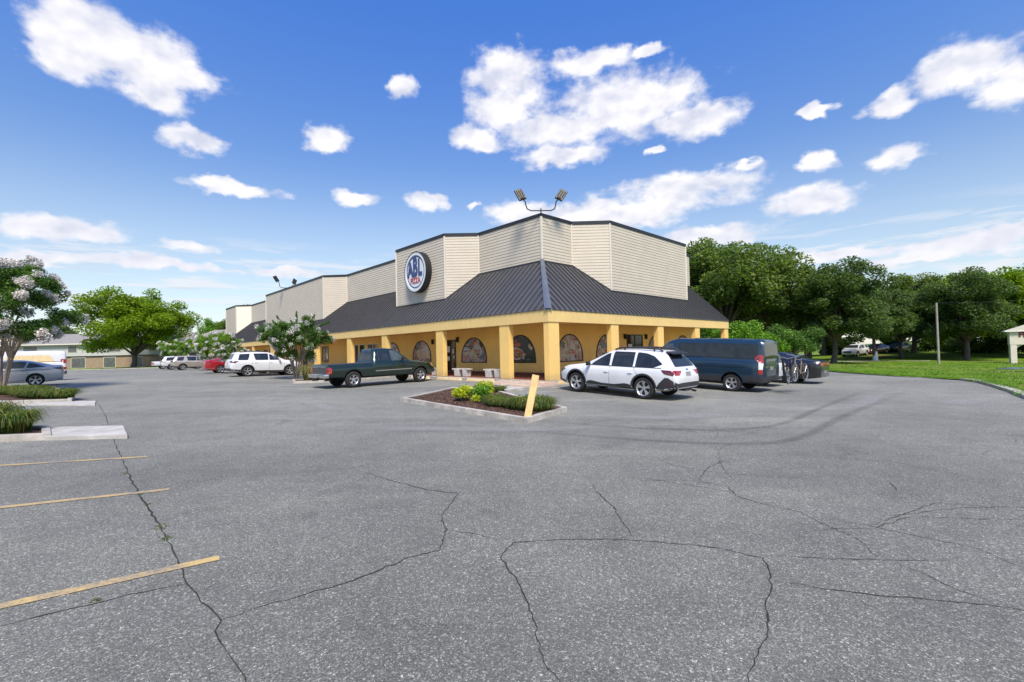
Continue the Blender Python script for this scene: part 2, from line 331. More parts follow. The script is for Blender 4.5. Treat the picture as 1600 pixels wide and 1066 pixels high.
MAT['redmulch'] = simple('red_mulch', (.16, .05, .03), .95, var=.4, scale=10, bmp=.6)
MAT['grate'] = simple('blue_grey_steel', (.16, .2, .24), .5, .5)
MAT['oak'] = leafmat('oak_leaves', [(.060, .105, .032), (.095, .150, .042), (.14, .20, .055), (.21, .25, .07)], 0.46)
MAT['oakdark'] = leafmat('dark_oak_leaves', [(.050, .092, .034), (.082, .132, .045), (.125, .180, .060)], 0.42)
MAT['bright'] = leafmat('bright_leaves', [(.10, .16, .010), (.17, .26, .014), (.26, .36, .025)], 0.45)
MAT['myrtle'] = leafmat('myrtle_leaves', [(0.038, 0.095, 0.023), (0.076, 0.162, 0.034), (0.142, 0.237, 0.046)], .3)
MAT['myrtle_b'] = leafmat('pale_myrtle_leaves', [(0.078, 0.169, 0.019), (0.156, 0.286, 0.039), (0.260, 0.390, 0.065)], .4)
MAT['blossom'] = leafmat('white_blossom', [(.50, .49, .52), (.66, .65, .66), (.80, .79, .78)], .3, (1, 1, 1))
MAT['greyblossom'] = leafmat('faded_blossom', [(.50, .49, .50), (.64, .63, .64), (.80, .78, .78)], .3, (1, 1, 1))
MAT['liriope'] = leafmat('liriope_blades', [(.030, .075, .014), (.055, .11, .02), (.10, .15, .028), (.26, .22, .06)], 0.3)
MAT['drygrass'] = leafmat('dry_ornamental_blades', [(.10, .13, .03), (.22, .20, .07), (.36, .28, .12)], .3)
MAT['gold'] = leafmat('gold_shrub_leaves', [(0.200, 0.275, 0.019), (0.425, 0.475, 0.025), (0.600, 0.600, 0.037)], .35)
MAT['greenshrub'] = leafmat('green_shrub_leaves', [(0.064, 0.160, 0.016), (0.128, 0.272, 0.032), (0.240, 0.400, 0.048)], .35)
MAT['lawnblade'] = leafmat('lawn_blades', [(.05, .14, .008), (.10, .24, .015), (.18, .30, .03)], .35)
# ------------------------------------------------------------------ mesh helpers
def link(o, parent=None):
    COL.objects.link(o)
    if parent is not None: o.parent = parent
    return o
def tag(o, label=None, cat=None, group=None, kind=None):
    if label: o['label'] = label
    if cat: o['category'] = cat
    if group: o['group'] = group
    if kind: o['kind'] = kind
    return o
def thing(name, loc, rotz=0, label=None, cat=None, group=None, rot=None):
    o = bpy.data.objects.new(name, None); o.empty_display_size = .2; link(o)
    o.location = loc; o.rotation_euler = rot or (0, 0, rotz)
    return tag(o, label, cat, group)
def smooth_mesh(me, angle=None):
    me.shade_smooth()
    if angle is not None:
        bm = bmesh.new(); bm.from_mesh(me)
        for e in bm.edges:
            if len(e.link_faces) == 2 and e.calc_face_angle(0) > angle: e.smooth = False
        bm.to_mesh(me); bm.free()
class MB:
    """collects simple solids; build() links them as one mesh object"""
    def __init__(s): s.v = []; s.f = []; s.m = []
    def add(s, vs, fs, mi=0):
        n = len(s.v); s.v += [tuple(v) for v in vs]; s.f += [tuple(i + n for i in f) for f in fs]; s.m += [mi] * len(fs); return s
    def box(s, c, d, rz=0, mi=0, tilt=None):
        hx, hy, hz = d[0] / 2, d[1] / 2, d[2] / 2
        vs = [Vector((x * hx, y * hy, z * hz)) for z in (-1, 1) for y in (-1, 1) for x in (-1, 1)]
        M = Matrix.Rotation(rz, 3, 'Z')
        if tilt is not None: M = M @ tilt
        vs = [M @ v + Vector(c) for v in vs]
        return s.add(vs, [(0, 2, 3, 1), (4, 5, 7, 6), (0, 1, 5, 4), (2, 6, 7, 3), (0, 4, 6, 2), (1, 3, 7, 5)], mi)
    def hexa(s, b, t, mi=0):
        """b, t: four lower and four upper corners in the same order (ccw from above)"""
        return s.add(list(b) + list(t), [(3, 2, 1, 0), (4, 5, 6, 7), (0, 1, 5, 4), (1, 2, 6, 5), (2, 3, 7, 6), (3, 0, 4, 7)], mi)
    def prism(s, poly, z0, z1, mi=0):
        n = len(poly)
        zf0 = z0 if callable(z0) else (lambda x, y: z0); zf1 = z1 if callable(z1) else (lambda x, y: z1)
        vs = [(x, y, zf0(x, y)) for x, y in poly] + [(x, y, zf1(x, y)) for x, y in poly]
        a = sum(poly[i][0] * poly[(i + 1) % n][1] - poly[(i + 1) % n][0] * poly[i][1] for i in range(n))
        fs = [tuple(range(n - 1, -1, -1)), tuple(range(n, 2 * n))] + [(i, (i + 1) % n, n + (i + 1) % n, n + i) for i in range(n)]
        if a < 0: fs = [f[::-1] for f in fs]
        return s.add(vs, fs, mi)
    def tube(s, pts, radii, seg=8, mi=0, caps=True):
        pts = [Vector(p) for p in pts]
        if not hasattr(radii, '__len__'): radii = [radii] * len(pts)
        rings = []; up = Vector((0, 0, 1)); prev = None
        for i, p in enumerate(pts):
            d = (pts[min(i + 1, len(pts) - 1)] - pts[max(i - 1, 0)]).normalized()
            if prev is None:
                a = d.cross(up if abs(d.z) < .9 else Vector((1, 0, 0))).normalized()
            else:
                a = (prev - d * prev.dot(d)).normalized()
            prev = a; b = d.cross(a)
            rings.append([p + (a * cos(2 * pi * k / seg) + b * sin(2 * pi * k / seg)) * radii[i] for k in range(seg)])
        vs = [v for r in rings for v in r]; fs = []
        for i in range(len(pts) - 1):
            for k in range(seg):
                k2 = (k + 1) % seg
                fs.append((i * seg + k, i * seg + k2, (i + 1) * seg + k2, (i + 1) * seg + k))
        if caps: fs += [tuple(range(seg - 1, -1, -1)), tuple(range((len(pts) - 1) * seg, len(pts) * seg))]
        return s.add(vs, fs, mi)
    def lathe(s, prof, c, axis='Y', seg=28, mi=0):
        """prof: (radius, offset along axis)"""
        vs = []; fs = []; n = len(prof)
        for k in range(seg):
            t = 2 * pi * k / seg
            for r, h in prof:
                if axis == 'Y': vs.append((c[0] + r * cos(t), c[1] + h, c[2] + r * sin(t)))
                else: vs.append((c[0] + r * cos(t), c[1] + r * sin(t), c[2] + h))
        for k in range(seg):
            k2 = (k + 1) % seg
            for i in range(n - 1):
                f = (k * n + i, k * n + i + 1, k2 * n + i + 1, k2 * n + i)
                fs.append(f)
        return s.add(vs, fs, mi)
    def mesh(s, name, mats):
        me = bpy.data.meshes.new(name); me.from_pydata(s.v, [], s.f)
        for m in (mats if isinstance(mats, (list, tuple)) else [mats]): me.materials.append(m)
        if any(s.m): me.polygons.foreach_set('material_index', s.m)
        me.update(); return me
    def build(s, name, mats, parent=None, smooth=None, bevel=0, fix=True):
        me = s.mesh(name, mats)
        if fix or bevel:
            bm = bmesh.new(); bm.from_mesh(me)
            if fix: bmesh.ops.recalc_face_normals(bm, faces=bm.faces)
            if bevel: bmesh.ops.bevel(bm, geom=[e for e in bm.edges if len(e.link_faces) == 2 and e.calc_face_angle(0) > .5], offset=bevel, segments=2, affect='EDGES', profile=.5)
            bm.to_mesh(me); bm.free()
        if smooth is not None: smooth_mesh(me, smooth)
        o = bpy.data.objects.new(name, me); return link(o, parent)
def mesh_obj(name, me, parent=None, loc=None):
    o = bpy.data.objects.new(name, me); link(o, parent)
    if loc: o.location = loc
    return o
def copy_tree(o, parent=None):
    c = o.copy(); COL.objects.link(c)
    if parent is not None: c.parent = parent
    for ch in list(o.children): copy_tree(ch, c)
    return c
def grid_poly(poly, xs, ys):
    """flat polygon cut by the grid lines xs, ys -> bmesh with z=0"""
    bm = bmesh.new(); f = bm.faces.new([bm.verts.new((x, y, 0)) for x, y in poly])
    for x in xs:
        bmesh.ops.bisect_plane(bm, geom=bm.verts[:] + bm.edges[:] + bm.faces[:], plane_co=(x, 0, 0), plane_no=(1, 0, 0), dist=1e-5)
    for y in ys:
        bmesh.ops.bisect_plane(bm, geom=bm.verts[:] + bm.edges[:] + bm.faces[:], plane_co=(0, y, 0), plane_no=(0, 1, 0), dist=1e-5)
    return bm
def sheet(name, poly, mat, dz, step=1., zf=G, xs=None, ys=None, parent=None):
    X = [p[0] for p in poly]; Y = [p[1] for p in poly]
    if xs is None: xs = np.arange(min(X) + step * .5, max(X), step); ys = np.arange(min(Y) + step * .5, max(Y), step)
    bm = grid_poly(poly, xs, ys)
    for v in bm.verts: v.co.z = zf(v.co.x, v.co.y) + dz
    bmesh.ops.triangulate(bm, faces=[f for f in bm.faces if len(f.verts) > 4])
    bmesh.ops.recalc_face_normals(bm, faces=bm.faces)
    for f in bm.faces:
        if f.normal.z < 0: f.normal_flip()
    me = bpy.data.meshes.new(name); bm.to_mesh(me); bm.free(); me.materials.append(mat); me.shade_smooth()
    return link(bpy.data.objects.new(name, me), parent)
def resample(pts, step, closed=False):
    P = [Vector(p) for p in pts]; 
    if closed: P.append(P[0])
    out = []
    for a, b in zip(P[:-1], P[1:]):
        n = max(1, int((b - a).length / step))
        out += [a.lerp(b, k / n) for k in range(n)]
    if not closed: out.append(P[-1])
    return out
def kerb(name, pts, w, h, mat, closed=False, zf=G, side=1, parent=None, joints=1.6):
    """kerb stones along a line of ground points, its outer face on the line; each stone keeps a small joint"""
    mb = MB(); P = [Vector(p) for p in pts]; n = len(P)
    segs = list(zip(P, P[1:] + [P[0]])) if closed else list(zip(P[:-1], P[1:]))
    offs = []
    for i in range(n):
        def nrm(a, b):
            d = (b - a).normalized(); return Vector((-d.y, d.x)) * side
        ns = []
        if closed or i > 0: ns.append(nrm(P[i - 1], P[i]))
        if closed or i < n - 1: ns.append(nrm(P[i], P[(i + 1) % n]))
        m = sum(ns, Vector((0, 0))).normalized(); k = 1 / max(.35, m.dot(ns[0])); offs.append(m * k)
    for i, (a, b) in enumerate(segs):
        oa, ob = offs[i], offs[(i + 1) % n]; ln = (b - a).length; m = max(1, round(ln / joints))
        for k in range(m):
            g = .006 / ln
            t0, t1 = k / m + (g if k else 0), (k + 1) / m - (g if k < m - 1 else 0)
            p0, p1 = a.lerp(b, t0), a.lerp(b, t1); q0, q1 = p0 + oa.lerp(ob, t0) * w, p1 + oa.lerp(ob, t1) * w
            r0, r1 = p0 + oa.lerp(ob, t0) * .025, p1 + oa.lerp(ob, t1) * .025
            dzz = random.uniform(-.004, .004)
            mb.hexa([(v.x, v.y, zf(v.x, v.y) - .12) for v in (p0, p1, q1, q0)], [(v.x, v.y, zf(v.x, v.y) + h + dzz) for v in (r0, r1, q1, q0)])
    return mb.build(name, mat, parent, bevel=.008 if n < 12 else 0)
def text_mesh(s, size, mat, depth=.01, sx=1., name='lettering', parent=None, offset=0., M=None, align='CENTER', space=1.):
    cu = bpy.data.curves.new(name, 'FONT'); cu.body = s; cu.size = size; cu.extrude = depth; cu.align_x = align; cu.align_y = 'CENTER'; cu.offset = offset; cu.resolution_u = 4; cu.space_character = space
    t = bpy.data.objects.new(name, cu); COL.objects.link(t); bpy.context.view_layer.update()
    me = bpy.data.meshes.new_from_object(t); bpy.data.objects.remove(t); bpy.data.curves.remove(cu)
    me.transform(Matrix.Diagonal((sx, 1, 1, 1)))
    if M is not None: me.transform(M)
    me.materials.clear(); me.materials.append(mat); me.name = name
    o = bpy.data.objects.new(name, me); return link(o, parent)

# leaves ---------------------------------------------------------------------
def quads_mesh(name, V, mats, midx=None, nv=4):
    """V: (n*nv,3) array, every nv vertices one face"""
    n = len(V) // nv; me = bpy.data.meshes.new(name)
    me.vertices.add(n * nv); me.vertices.foreach_set('co', V.astype(np.float32).ravel())
    me.loops.add(n * nv); me.loops.foreach_set('vertex_index', np.arange(n * nv, dtype=np.int32))
    me.polygons.add(n); me.polygons.foreach_set('loop_start', np.arange(0, n * nv, nv, dtype=np.int32))
    if midx is not None: me.polygons.foreach_set('material_index', midx.astype(np.int32))
    for m in mats: me.materials.append(m)
    me.update(calc_edges=True); return me
def rand_dirs(n):
    v = RNG.normal(size=(n, 3)); return v / np.linalg.norm(v, axis=1)[:, None]
def leaf_quads(P, size, aspect=.55, up=.35, jitter=.35):
    """one bent-free leaf quad at each point, mostly facing up and outward"""
    n = len(P); a = rand_dirs(n); nn = rand_dirs(n); nn[:, 2] = np.abs(nn[:, 2]) + up; nn /= np.linalg.norm(nn, axis=1)[:, None]
    a = a - nn * (a * nn).sum(1)[:, None]; a /= np.linalg.norm(a, axis=1)[:, None]; b = np.cross(nn, a)
    s = size * (1 + jitter * RNG.uniform(-1, 1, n))[:, None]
    V = np.stack([P - a * s * .5, P + b * s * aspect * .5, P + a * s * .5, P - b * s * aspect * .5], 1)
    return V.reshape(-1, 3)
def clump_points(clumps, n, shell=.55, flat=.8):
    C = np.array([c[:3] for c in clumps]); R = np.array([c[3] for c in clumps]); w = R ** 2.2; w /= w.sum()
    i = RNG.choice(len(clumps), n, p=w); d = rand_dirs(n); r = RNG.uniform(0, 1, n) ** shell
    d[:, 2] *= flat
    return C[i] + d * (r * R[i])[:, None], i
def crown_clumps(rx, ry, rz, cz, n, r0, r1, low=-.5, seed=1, drop=0.):
    rr = random.Random(seed); out = []
    k = 0
    while len(out) < n and k < n * 20:
        k += 1
        u = rr.uniform(low, 1); t = rr.uniform(0, 2 * pi); h = math.sqrt(max(0, 1 - u * u)); s = rr.uniform(.55, 1.) if rr.random() < .8 else rr.uniform(.1, .6)
        lump = 1 + .16 * sin(3 * t + seed) + .10 * sin(5 * t + 2 * seed + 3 * u)
        if rr.random() < drop: continue
        out.append((rx * h * cos(t) * s * lump, ry * h * sin(t) * s * lump, cz + rz * u * s * lump, rr.uniform(r0, r1)))
    return out
def limbs(mb, base, clumps, r, n, rr, trunk_h, seg=7):
    top = Vector(base) + Vector((rr.uniform(-.2, .2), rr.uniform(-.2, .2), trunk_h))
    mb.tube([Vector(base) - Vector((0, 0, .2)), Vector(base) + Vector((0, 0, .15)), Vector(base).lerp(top, .5) + Vector((rr.uniform(-.1, .1), rr.uniform(-.1, .1), 0)), top], [r * 1.5, r * 1.12, r * .92, r * .8], 10)
    for c in rr.sample(clumps, min(n, len(clumps))):
        e = Vector(c[:3]); m = top.lerp(e, .5) + Vector((rr.uniform(-.4, .4), rr.uniform(-.4, .4), .12 * (e - top).length))
        mb.tube([top - Vector((0, 0, .1)), top.lerp(m, .5) + Vector((0, 0, .1)), m, e], [r * .55, r * .4, r * .26, r * .08], seg)
def make_tree_meshes(key, rx, ry, rz, cz, ncl, r0, r1, nleaf, lsize, mat, tr, trunk_h, low=-.5, seed=1, nl=12, drop=0., bark='bark', shell=.5, aspect=.6):
    cl = crown_clumps(rx, ry, rz, cz, ncl, r0, r1, low, seed, drop)
    P, i = clump_points(cl, nleaf, shell); me = quads_mesh(key + '_crown', leaf_quads(P, lsize, aspect), [MAT[mat]])
    mb = MB(); limbs(mb, (0, 0, 0), cl, tr, nl, random.Random(seed), trunk_h); t = mb.mesh(key + '_trunk', MAT[bark]); t.shade_smooth()
    return me, t
def place_tree(name, meshes, x, y, s, rz, label, group=None, cat='tree', z=None, sz=1.):
    r = thing(name, (x, y, (G(x, y) if z is None else z)), rz, label, cat, group); r.scale = (s, s, s * sz)
    mesh_obj('trunk', meshes[1], r); mesh_obj('crown', meshes[0], r)
    return r
# ------------------------------------------------------------------ ground, lot, lawns
EDGE_R = [(12.5, -15), (12.5, 5), (13.5, 10.5), (16.41, 14.73), (18.31, 16.95), (20.41, 19.65), (21.9, 21.7), (22.55, 23.2), (22.3, 24.7), (21.95, 26.2), (21.95, 31.5), (21.8, 34.7), (21.8, 60)]
LOT = EDGE_R + [(-38, 100), (-58, 76.5), (-80, 80), (-120, 86), (-120, -15)]
G0 = G
def make_ground():
    xs = [-900, -400, -200, -120, -70, -28, 0, 30, 70, 120, 200, 400, 900]; ys = [-300, -100, -15, 60, 100, 200, 400, 900]
    bm = grid_poly([(-900, -300), (900, -300), (900, 900), (-900, 900)], xs, ys)
    for v in bm.verts: v.co.z = float(np.interp(v.co.x, GX, GZ)) - .35
    me = bpy.data.meshes.new('ground'); bm.to_mesh(me); bm.free(); me.materials.append(MAT['ground'])
    tag(mesh_obj('ground', me), kind='structure')
    far = [-120, -100, -80, -70, -60, -50, -40, -34]
    xs = far + list(np.arange(-28, 22.5, 1.)); ys = list(np.arange(-14, 45, 1.)) + [48, 51, 55, 59, 63, 68, 73, 78, 85, 92]
    tag(sheet('parking_lot', LOT, MAT['asphalt'], 0, xs=xs, ys=ys), kind='structure')
    # right lawn: rises a hand's breadth above the asphalt
    lawn = [(x + .02, y) for x, y in EDGE_R] + [(21.8, 150), (330, 150), (330, -15)]
    def zl(x, y):
        m = math.exp(-((x - 62) ** 2 / 200 + (y - 70) ** 2 / 240)) * .9
        return G0(x, y) + .07 + m + .05 * sin(x * .9 + y * .4) * .4
    global ZLAWN; ZLAWN = zl
    tag(sheet('lawn', lawn, MAT['lawn'], 0, zf=zl, xs=[14, 16, 18, 20, 22] + list(range(24, 100, 3)) + [120, 160, 220], ys=[0, 5, 8, 11] + list(range(14, 100, 3)) + [120]), kind='structure')
    strip = [(-38.2, 100.2), (-58, 76.7), (-80, 80.2), (-120, 86.2), (-170, 92), (-170, 180), (-30, 180)]
    tag(sheet('grass_verge', strip, MAT['lawn'], .07, step=20), kind='structure')
    o = kerb('kerb', [(-40, 97.6), (-58, 76.5), (-80, 80), (-120, 86)], .16, .11, MAT['concrete'], side=-1, joints=3); tag(o, kind='structure')
    o = kerb('kerb', [(16.2, 14.45), (17.3, 15.8), (18.31, 16.95), (19.4, 18.35), (20.41, 19.65), (21.2, 20.7), (21.9, 21.7), (22.3, 22.45), (22.5, 23.1)], .30, .11, MAT['concrete'], side=-1, joints=1.3); tag(o, kind='structure')
    o = kerb('kerb', [(22.45, 24.0), (22.15, 25.2), (21.95, 26.2), (21.95, 31.5), (21.8, 34.7), (21.8, 44)], .14, .035, MAT['concrete'], side=-1, joints=3); tag(o, kind='structure')
    # footpath across the right lawn
    pth = [(34.5, 52.6), (38.5, 52.2), (42, 51.4), (46, 50.2), (46.6, 51.2), (42.4, 52.5), (38.8, 53.3), (34.5, 53.7)]
    tag(sheet('footpath', pth, MAT['slab'], .03, step=2, zf=zl), kind='structure')
make_ground()

def ribbon(mb, pts, w, dz, jit=.0, step=.12, rr=random, taper=True):
    P = resample([(x, y) for x, y in pts], step); n = len(P)
    if n < 2: return
    Q = [p + Vector((rr.uniform(-jit, jit), rr.uniform(-jit, jit))) for p in P]
    L_, R_ = [], []
    for i, p in enumerate(Q):
        d = (Q[min(i + 1, n - 1)] - Q[max(i - 1, 0)]).normalized(); nn = Vector((-d.y, d.x))
        t = 1 if not taper else min(1, .25 + 4 * min(i, n - 1 - i) / n)
        ww = w * .72 * t * (1 if p.y < 7 else .7) * (rr.uniform(.45, 1.5) if jit else 1) / 2
        L_.append(p + nn * ww); R_.append(p - nn * ww)
    vs = [(v.x, v.y, G(v.x, v.y) + dz) for v in L_ + R_]
    mb.add(vs, [(i + 1, i, n + i, n + i + 1) for i in range(n - 1)])
CR = dict(
 A=([(-15.77, 17.3), (-11.5, 12.9), (-7.89, 9.04), (-6.33, 7.41), (-4.73, 5.75), (-3.53, 4.56), (-3.02, 4.03), (-2.75, 3.76), (-2.47, 3.45), (-1.92, 2.97), (-1.89, 2.87), (-1.71, 2.69), (-1.46, 2.45), (-1.2, 2.1)], .022),
 B=([(-1.92, 2.97), (-1.67, 3.18), (-1.32, 3.4), (-1.15, 3.56), (-0.9, 3.84), (-0.66, 3.98), (-0.68, 4.43), (-0.78, 4.77), (-0.69, 5.53), (-1.12, 5.72), (-1.78, 6.22), (-2.28, 6.67)], .014),
 C=([(-3.33, 2.89), (-3.15, 3.03), (-2.97, 3.15), (-2.78, 3.3), (-2.47, 3.45)], .013),
 D=([(-0.68, 4.43), (-0.4, 4.33), (-0.19, 4.2)], .008),
 E=([(0.27, 2.25), (0.22, 2.4), (0.13, 2.55), (0.11, 2.75), (0.09, 3.01), (0.03, 3.33), (-0.07, 3.62), (-0.14, 3.87), (-0.03, 4.12), (0.25, 4.17), (0.88, 4.17), (1.11, 4.14), (1.44, 4.06), (1.77, 3.95), (2.0, 3.78), (1.97, 3.6), (1.78, 3.26), (1.64, 3.06), (1.5, 2.79), (1.3, 2.56), (1.18, 2.39), (1.07, 2.11)], .013),
 F=([(0.99, 5.92), (0.98, 5.53), (1.06, 5.03), (1.06, 4.52), (1.07, 4.18)], .013),
 G=([(1.62, 5.99), (2.14, 6.03), (2.37, 5.94), (2.64, 5.73), (2.57, 5.36), (2.67, 5.13), (2.97, 4.82), (3.0, 4.47), (3.05, 4.12), (2.95, 3.78)], .011),
 H=([(2.38, 5.97), (2.76, 6.6), (3.11, 6.96), (3.76, 7.18)], .013),
 I=([(2.1, 3.82), (2.5, 3.75), (2.9, 3.73), (3.24, 3.7), (3.45, 3.71)], .009),
 J=([(1.89, 3.41), (2.19, 3.29), (2.52, 3.19), (2.89, 3.12), (3.17, 3.05), (3.5, 2.9)], .010),
 K=([(2.98, 3.69), (3.07, 3.51), (3.09, 3.28), (3.21, 3.1)], .008),
 L=([(3.4, 4.43), (3.84, 4.65), (4.61, 5.06), (4.93, 4.97), (5.4, 4.7)], .010),
 M=([(3.11, 4.64), (3.4, 4.43), (3.65, 4.15), (3.9, 3.95), (3.91, 3.65), (3.95, 3.4)], .009),
 O=([(4.78, 5.89), (4.54, 5.47)], .012), P=([(5.59, 7.85), (5.34, 7.29)], .012),
 Q=([(-3.78, 6.39), (-2.98, 6.59), (-2.34, 6.85), (-1.7, 7.91)], .008),
 R=([(1.62, 11.92), (2.49, 10.1), (3.89, 9.4), (5.33, 9.62), (6.83, 9.86)], .012))
rr = random.Random(11); mb = MB()
for k, (p, w) in CR.items(): ribbon(mb, p, w, .004, jit=.012, step=.05 if p[0][1] < 8 else .12, rr=rr)
for i in range(26):   # hairlines
    x, y = rr.uniform(2.2, 9), rr.uniform(3.4, 12)
    if abs(x) > 1.1 * y: continue
    t = rr.uniform(0, pi); p = [(x, y)]
    for k in range(rr.randint(3, 7)):
        t += rr.uniform(-.6, .6); d = rr.uniform(.2, .5) * (1 + y * .08); p.append((p[-1][0] + d * cos(t), p[-1][1] + d * sin(t)))
    ribbon(mb, p, .0065 + y * .0004, .004, jit=.015, step=.07, rr=rr)
tag(mb.build('asphalt_crack', MAT['crack'], fix=False), kind='structure')
def flat_strip(name, a, b, w, mat, dz=.006):
    a, b = Vector(a), Vector(b); d = (b - a).normalized(); n = Vector((-d.y, d.x)) * w / 2
    return tag(sheet(name, [tuple(a - n), tuple(b - n), tuple(b + n), tuple(a + n)], mat, dz, step=.5), kind='structure')
for a, b, m_ in [((-8.9, 6.9), (-6.14, 7.67), 'fadedline'), ((-7.2, 4.58), (-4.38, 5.82), 'fadedline'), ((-5.1, 2.1), (-2.50, 3.87), 'linepaint')]:
    flat_strip('stall_line', a, b, .10, MAT[m_])
def stall(b, a, ln=4.6):   # on the right side, running out along -L
    flat_strip('stall_line', bw(b, a), bw(b - .7 if ln > 4 else b, a - ln), .09, MAT['palestop'], .010)
stall(-1.6, -1.5, 3.2)
for b in (7.3, 10.2, 13.1, 16.0): flat_strip('stall_line', bw(b, -1.4), bw(b, -6.2), .09, MAT['fadedline'], .010)
for a in (13.6, 16.6, 19.6, 22.6, 25.6, 28.6): flat_strip('stall_line', bw(-1.4, a), bw(-6.2, a), .09, MAT['fadedline'], .010)
def soft_band(name, pts, w, mat, dz=.0065):
    C_ = [Vector(p) for p in pts]; C_ = [C_[0] * 2 - C_[1]] + C_ + [C_[-1] * 2 - C_[-2]]; P = []
    for i in range(1, len(C_) - 2):
        a, b, c, d = C_[i - 1:i + 3]
        for k in range(8):
            t = k / 8; P.append(.5 * ((2 * b) + (c - a) * t + (2 * a - 5 * b + 4 * c - d) * t * t + (3 * b - a - 3 * c + d) * t ** 3))
    P.append(C_[-2]); n = len(P); L_, R_ = [], []
    for i, p in enumerate(P):
        d = (P[min(i + 1, n - 1)] - P[max(i - 1, 0)]).normalized(); nn = Vector((-d.y, d.x)) * w / 2; L_.append(p + nn); R_.append(p - nn)
    me = bpy.data.meshes.new(name); me.from_pydata([(v.x, v.y, G(v.x, v.y) + dz) for v in L_ + R_], [], [(i + 1, i, n + i, n + i + 1) for i in range(n - 1)])
    uv = me.uv_layers.new(name='UVMap')
    for poly in me.polygons:
        for li in poly.loop_indices: i_ = me.loops[li].vertex_index % n / (n - 1); uv.data[li].uv = (0. if me.loops[li].vertex_index < n else 1., min(1, 3.5 * min(i_, 1 - i_)))
    me.materials.append(MAT[mat]); tag(mesh_obj(name, me), kind='structure')
soft_band('tyre_mark', [(-1.5, 10.9), (.6, 9.6), (2.6, 8.6), (4.3, 8.25), (5.6, 8.9), (8.3, 11.5), (12.3, 15.1), (17.0, 19.2)], .30, 'tyremark')
soft_band('tyre_mark', [(-1.0, 12.4), (1.0, 10.9), (3.0, 9.9), (4.6, 9.7), (6.1, 10.4), (8.6, 12.9), (12.4, 16.6), (16.5, 20.2)], .26, 'tyremark', .0085)
soft_band('pale_scuff', [(9.4, 12.9), (11.2, 14.5), (13.6, 17.0)], .9, 'palemark', .0125)
soft_band('pale_scuff', [(12.6, 13.3), (13.9, 14.1), (15.2, 14.7)], 1.2, 'palemark', .0125)
soft_band('pale_scuff', [(-4.2, 10.4), (-2.0, 10.1), (.5, 9.9), (2.2, 10.3)], .8, 'palemark', .0125)
soft_band('pale_scuff', [(-7.5, 16.2), (-6.0, 14.4), (-4.9, 12.9)], .8, 'palemark', .0125)
soft_band('pale_scuff', [(2.0, 11.6), (4.0, 11.4), (6.0, 12.3)], .9, 'palemark', .0145)
# weeds in the long crack
def blades(name, spots, n, h, w, mats, spread=.06, parent=None, lean=.5, zf=G, gravity=.5):
    """curved two-segment blades rising from each spot (x, y, radius)"""
    V = []
    for (x, y, r) in spots:
        k = n; t = RNG.uniform(0, 2 * pi, k); rad = r * np.sqrt(RNG.uniform(0, 1, k)); bx = x + rad * np.cos(t); by = y + rad * np.sin(t)
        hh = h * RNG.uniform(.55, 1.1, k); out = lean * RNG.uniform(.15, 1., k) * hh; t2 = t + RNG.normal(0, .6, k)
        ox, oy = np.cos(t2) * out, np.sin(t2) * out; px, py = -np.sin(t2) * w / 2, np.cos(t2) * w / 2
        z0 = np.array([zf(a, b) for a, b in zip(bx, by)]) - .01
        p0 = np.stack([bx, by, z0], 1); p1 = np.stack([bx + ox * .35, by + oy * .35, z0 + hh * .72], 1); p2 = np.stack([bx + ox, by + oy, z0 + hh * (1 - gravity * RNG.uniform(.2, 1, k) * .5)], 1)
        p3 = np.stack([bx + ox * 1.5, by + oy * 1.5, z0 + hh * (1 - gravity * RNG.uniform(.6, 1.4, k))], 1); p3[:, 2] = np.maximum(p3[:, 2], z0 + .01)
        pw = np.stack([px, py, np.zeros(k)], 1)
        V += [np.stack([p0 - pw, p0 + pw, p1 + pw, p1 - pw], 1), np.stack([p1 - pw, p1 + pw, p2 + pw * .75, p2 - pw * .75], 1), np.stack([p2 - pw * .75, p2 + pw * .75, p3 + pw * .15, p3 - pw * .15], 1)]
    me = quads_mesh(name, np.concatenate(V).reshape(-1, 3), mats)
    return mesh_obj(name, me, parent)
o = blades('weed', [(-3.56, 4.60, .05), (-3.50, 4.53, .05), (-3.29, 4.31, .05), (-3.24, 4.27, .04), (-4.2, 5.25, .03), (-4.6, 5.62, .03), (-5.6, 6.6, .03), (-2.95, 3.22, .02)], 22, .028, .006, [MAT['liriope']], lean=.9)
tag(o, 'small green weeds growing out of the long crack in the asphalt', 'weeds', kind='stuff')
# tufts along the lawn's edge
sp = []
E2 = resample(EDGE_R[3:12], .22)
for p in E2: sp.append((p.x + random.uniform(.05, .5), p.y + random.uniform(-.1, .1), .22))
o = blades('edge_grass', sp, 26, .10, .014, [MAT['lawnblade']], lean=.8, zf=lambda x, y: ZLAWN(x, y)); tag(o, 'ragged grass spilling over the edge of the right lawn', 'grass', kind='stuff')
xs_, ys_ = RNG.uniform(17, 60, 9000), RNG.uniform(15, 56, 9000)
def in_lawn(x, y):
    ex = np.interp(y, [p[1] for p in EDGE_R], [p[0] for p in EDGE_R]); return x > ex + .3
sp = [(x, y, .35) for x, y in zip(xs_, ys_) if in_lawn(x, y) and abs(x) < 1.25 * y and RNG.random() < (22 / y) ** 1.5]
o = blades('lawn_grass', sp[:5200], 7, .09, .03, [MAT['lawnblade']], lean=.9, zf=lambda x, y: ZLAWN(x, y)); tag(o, 'green lawn grass on the right of the lot', 'grass', kind='stuff')

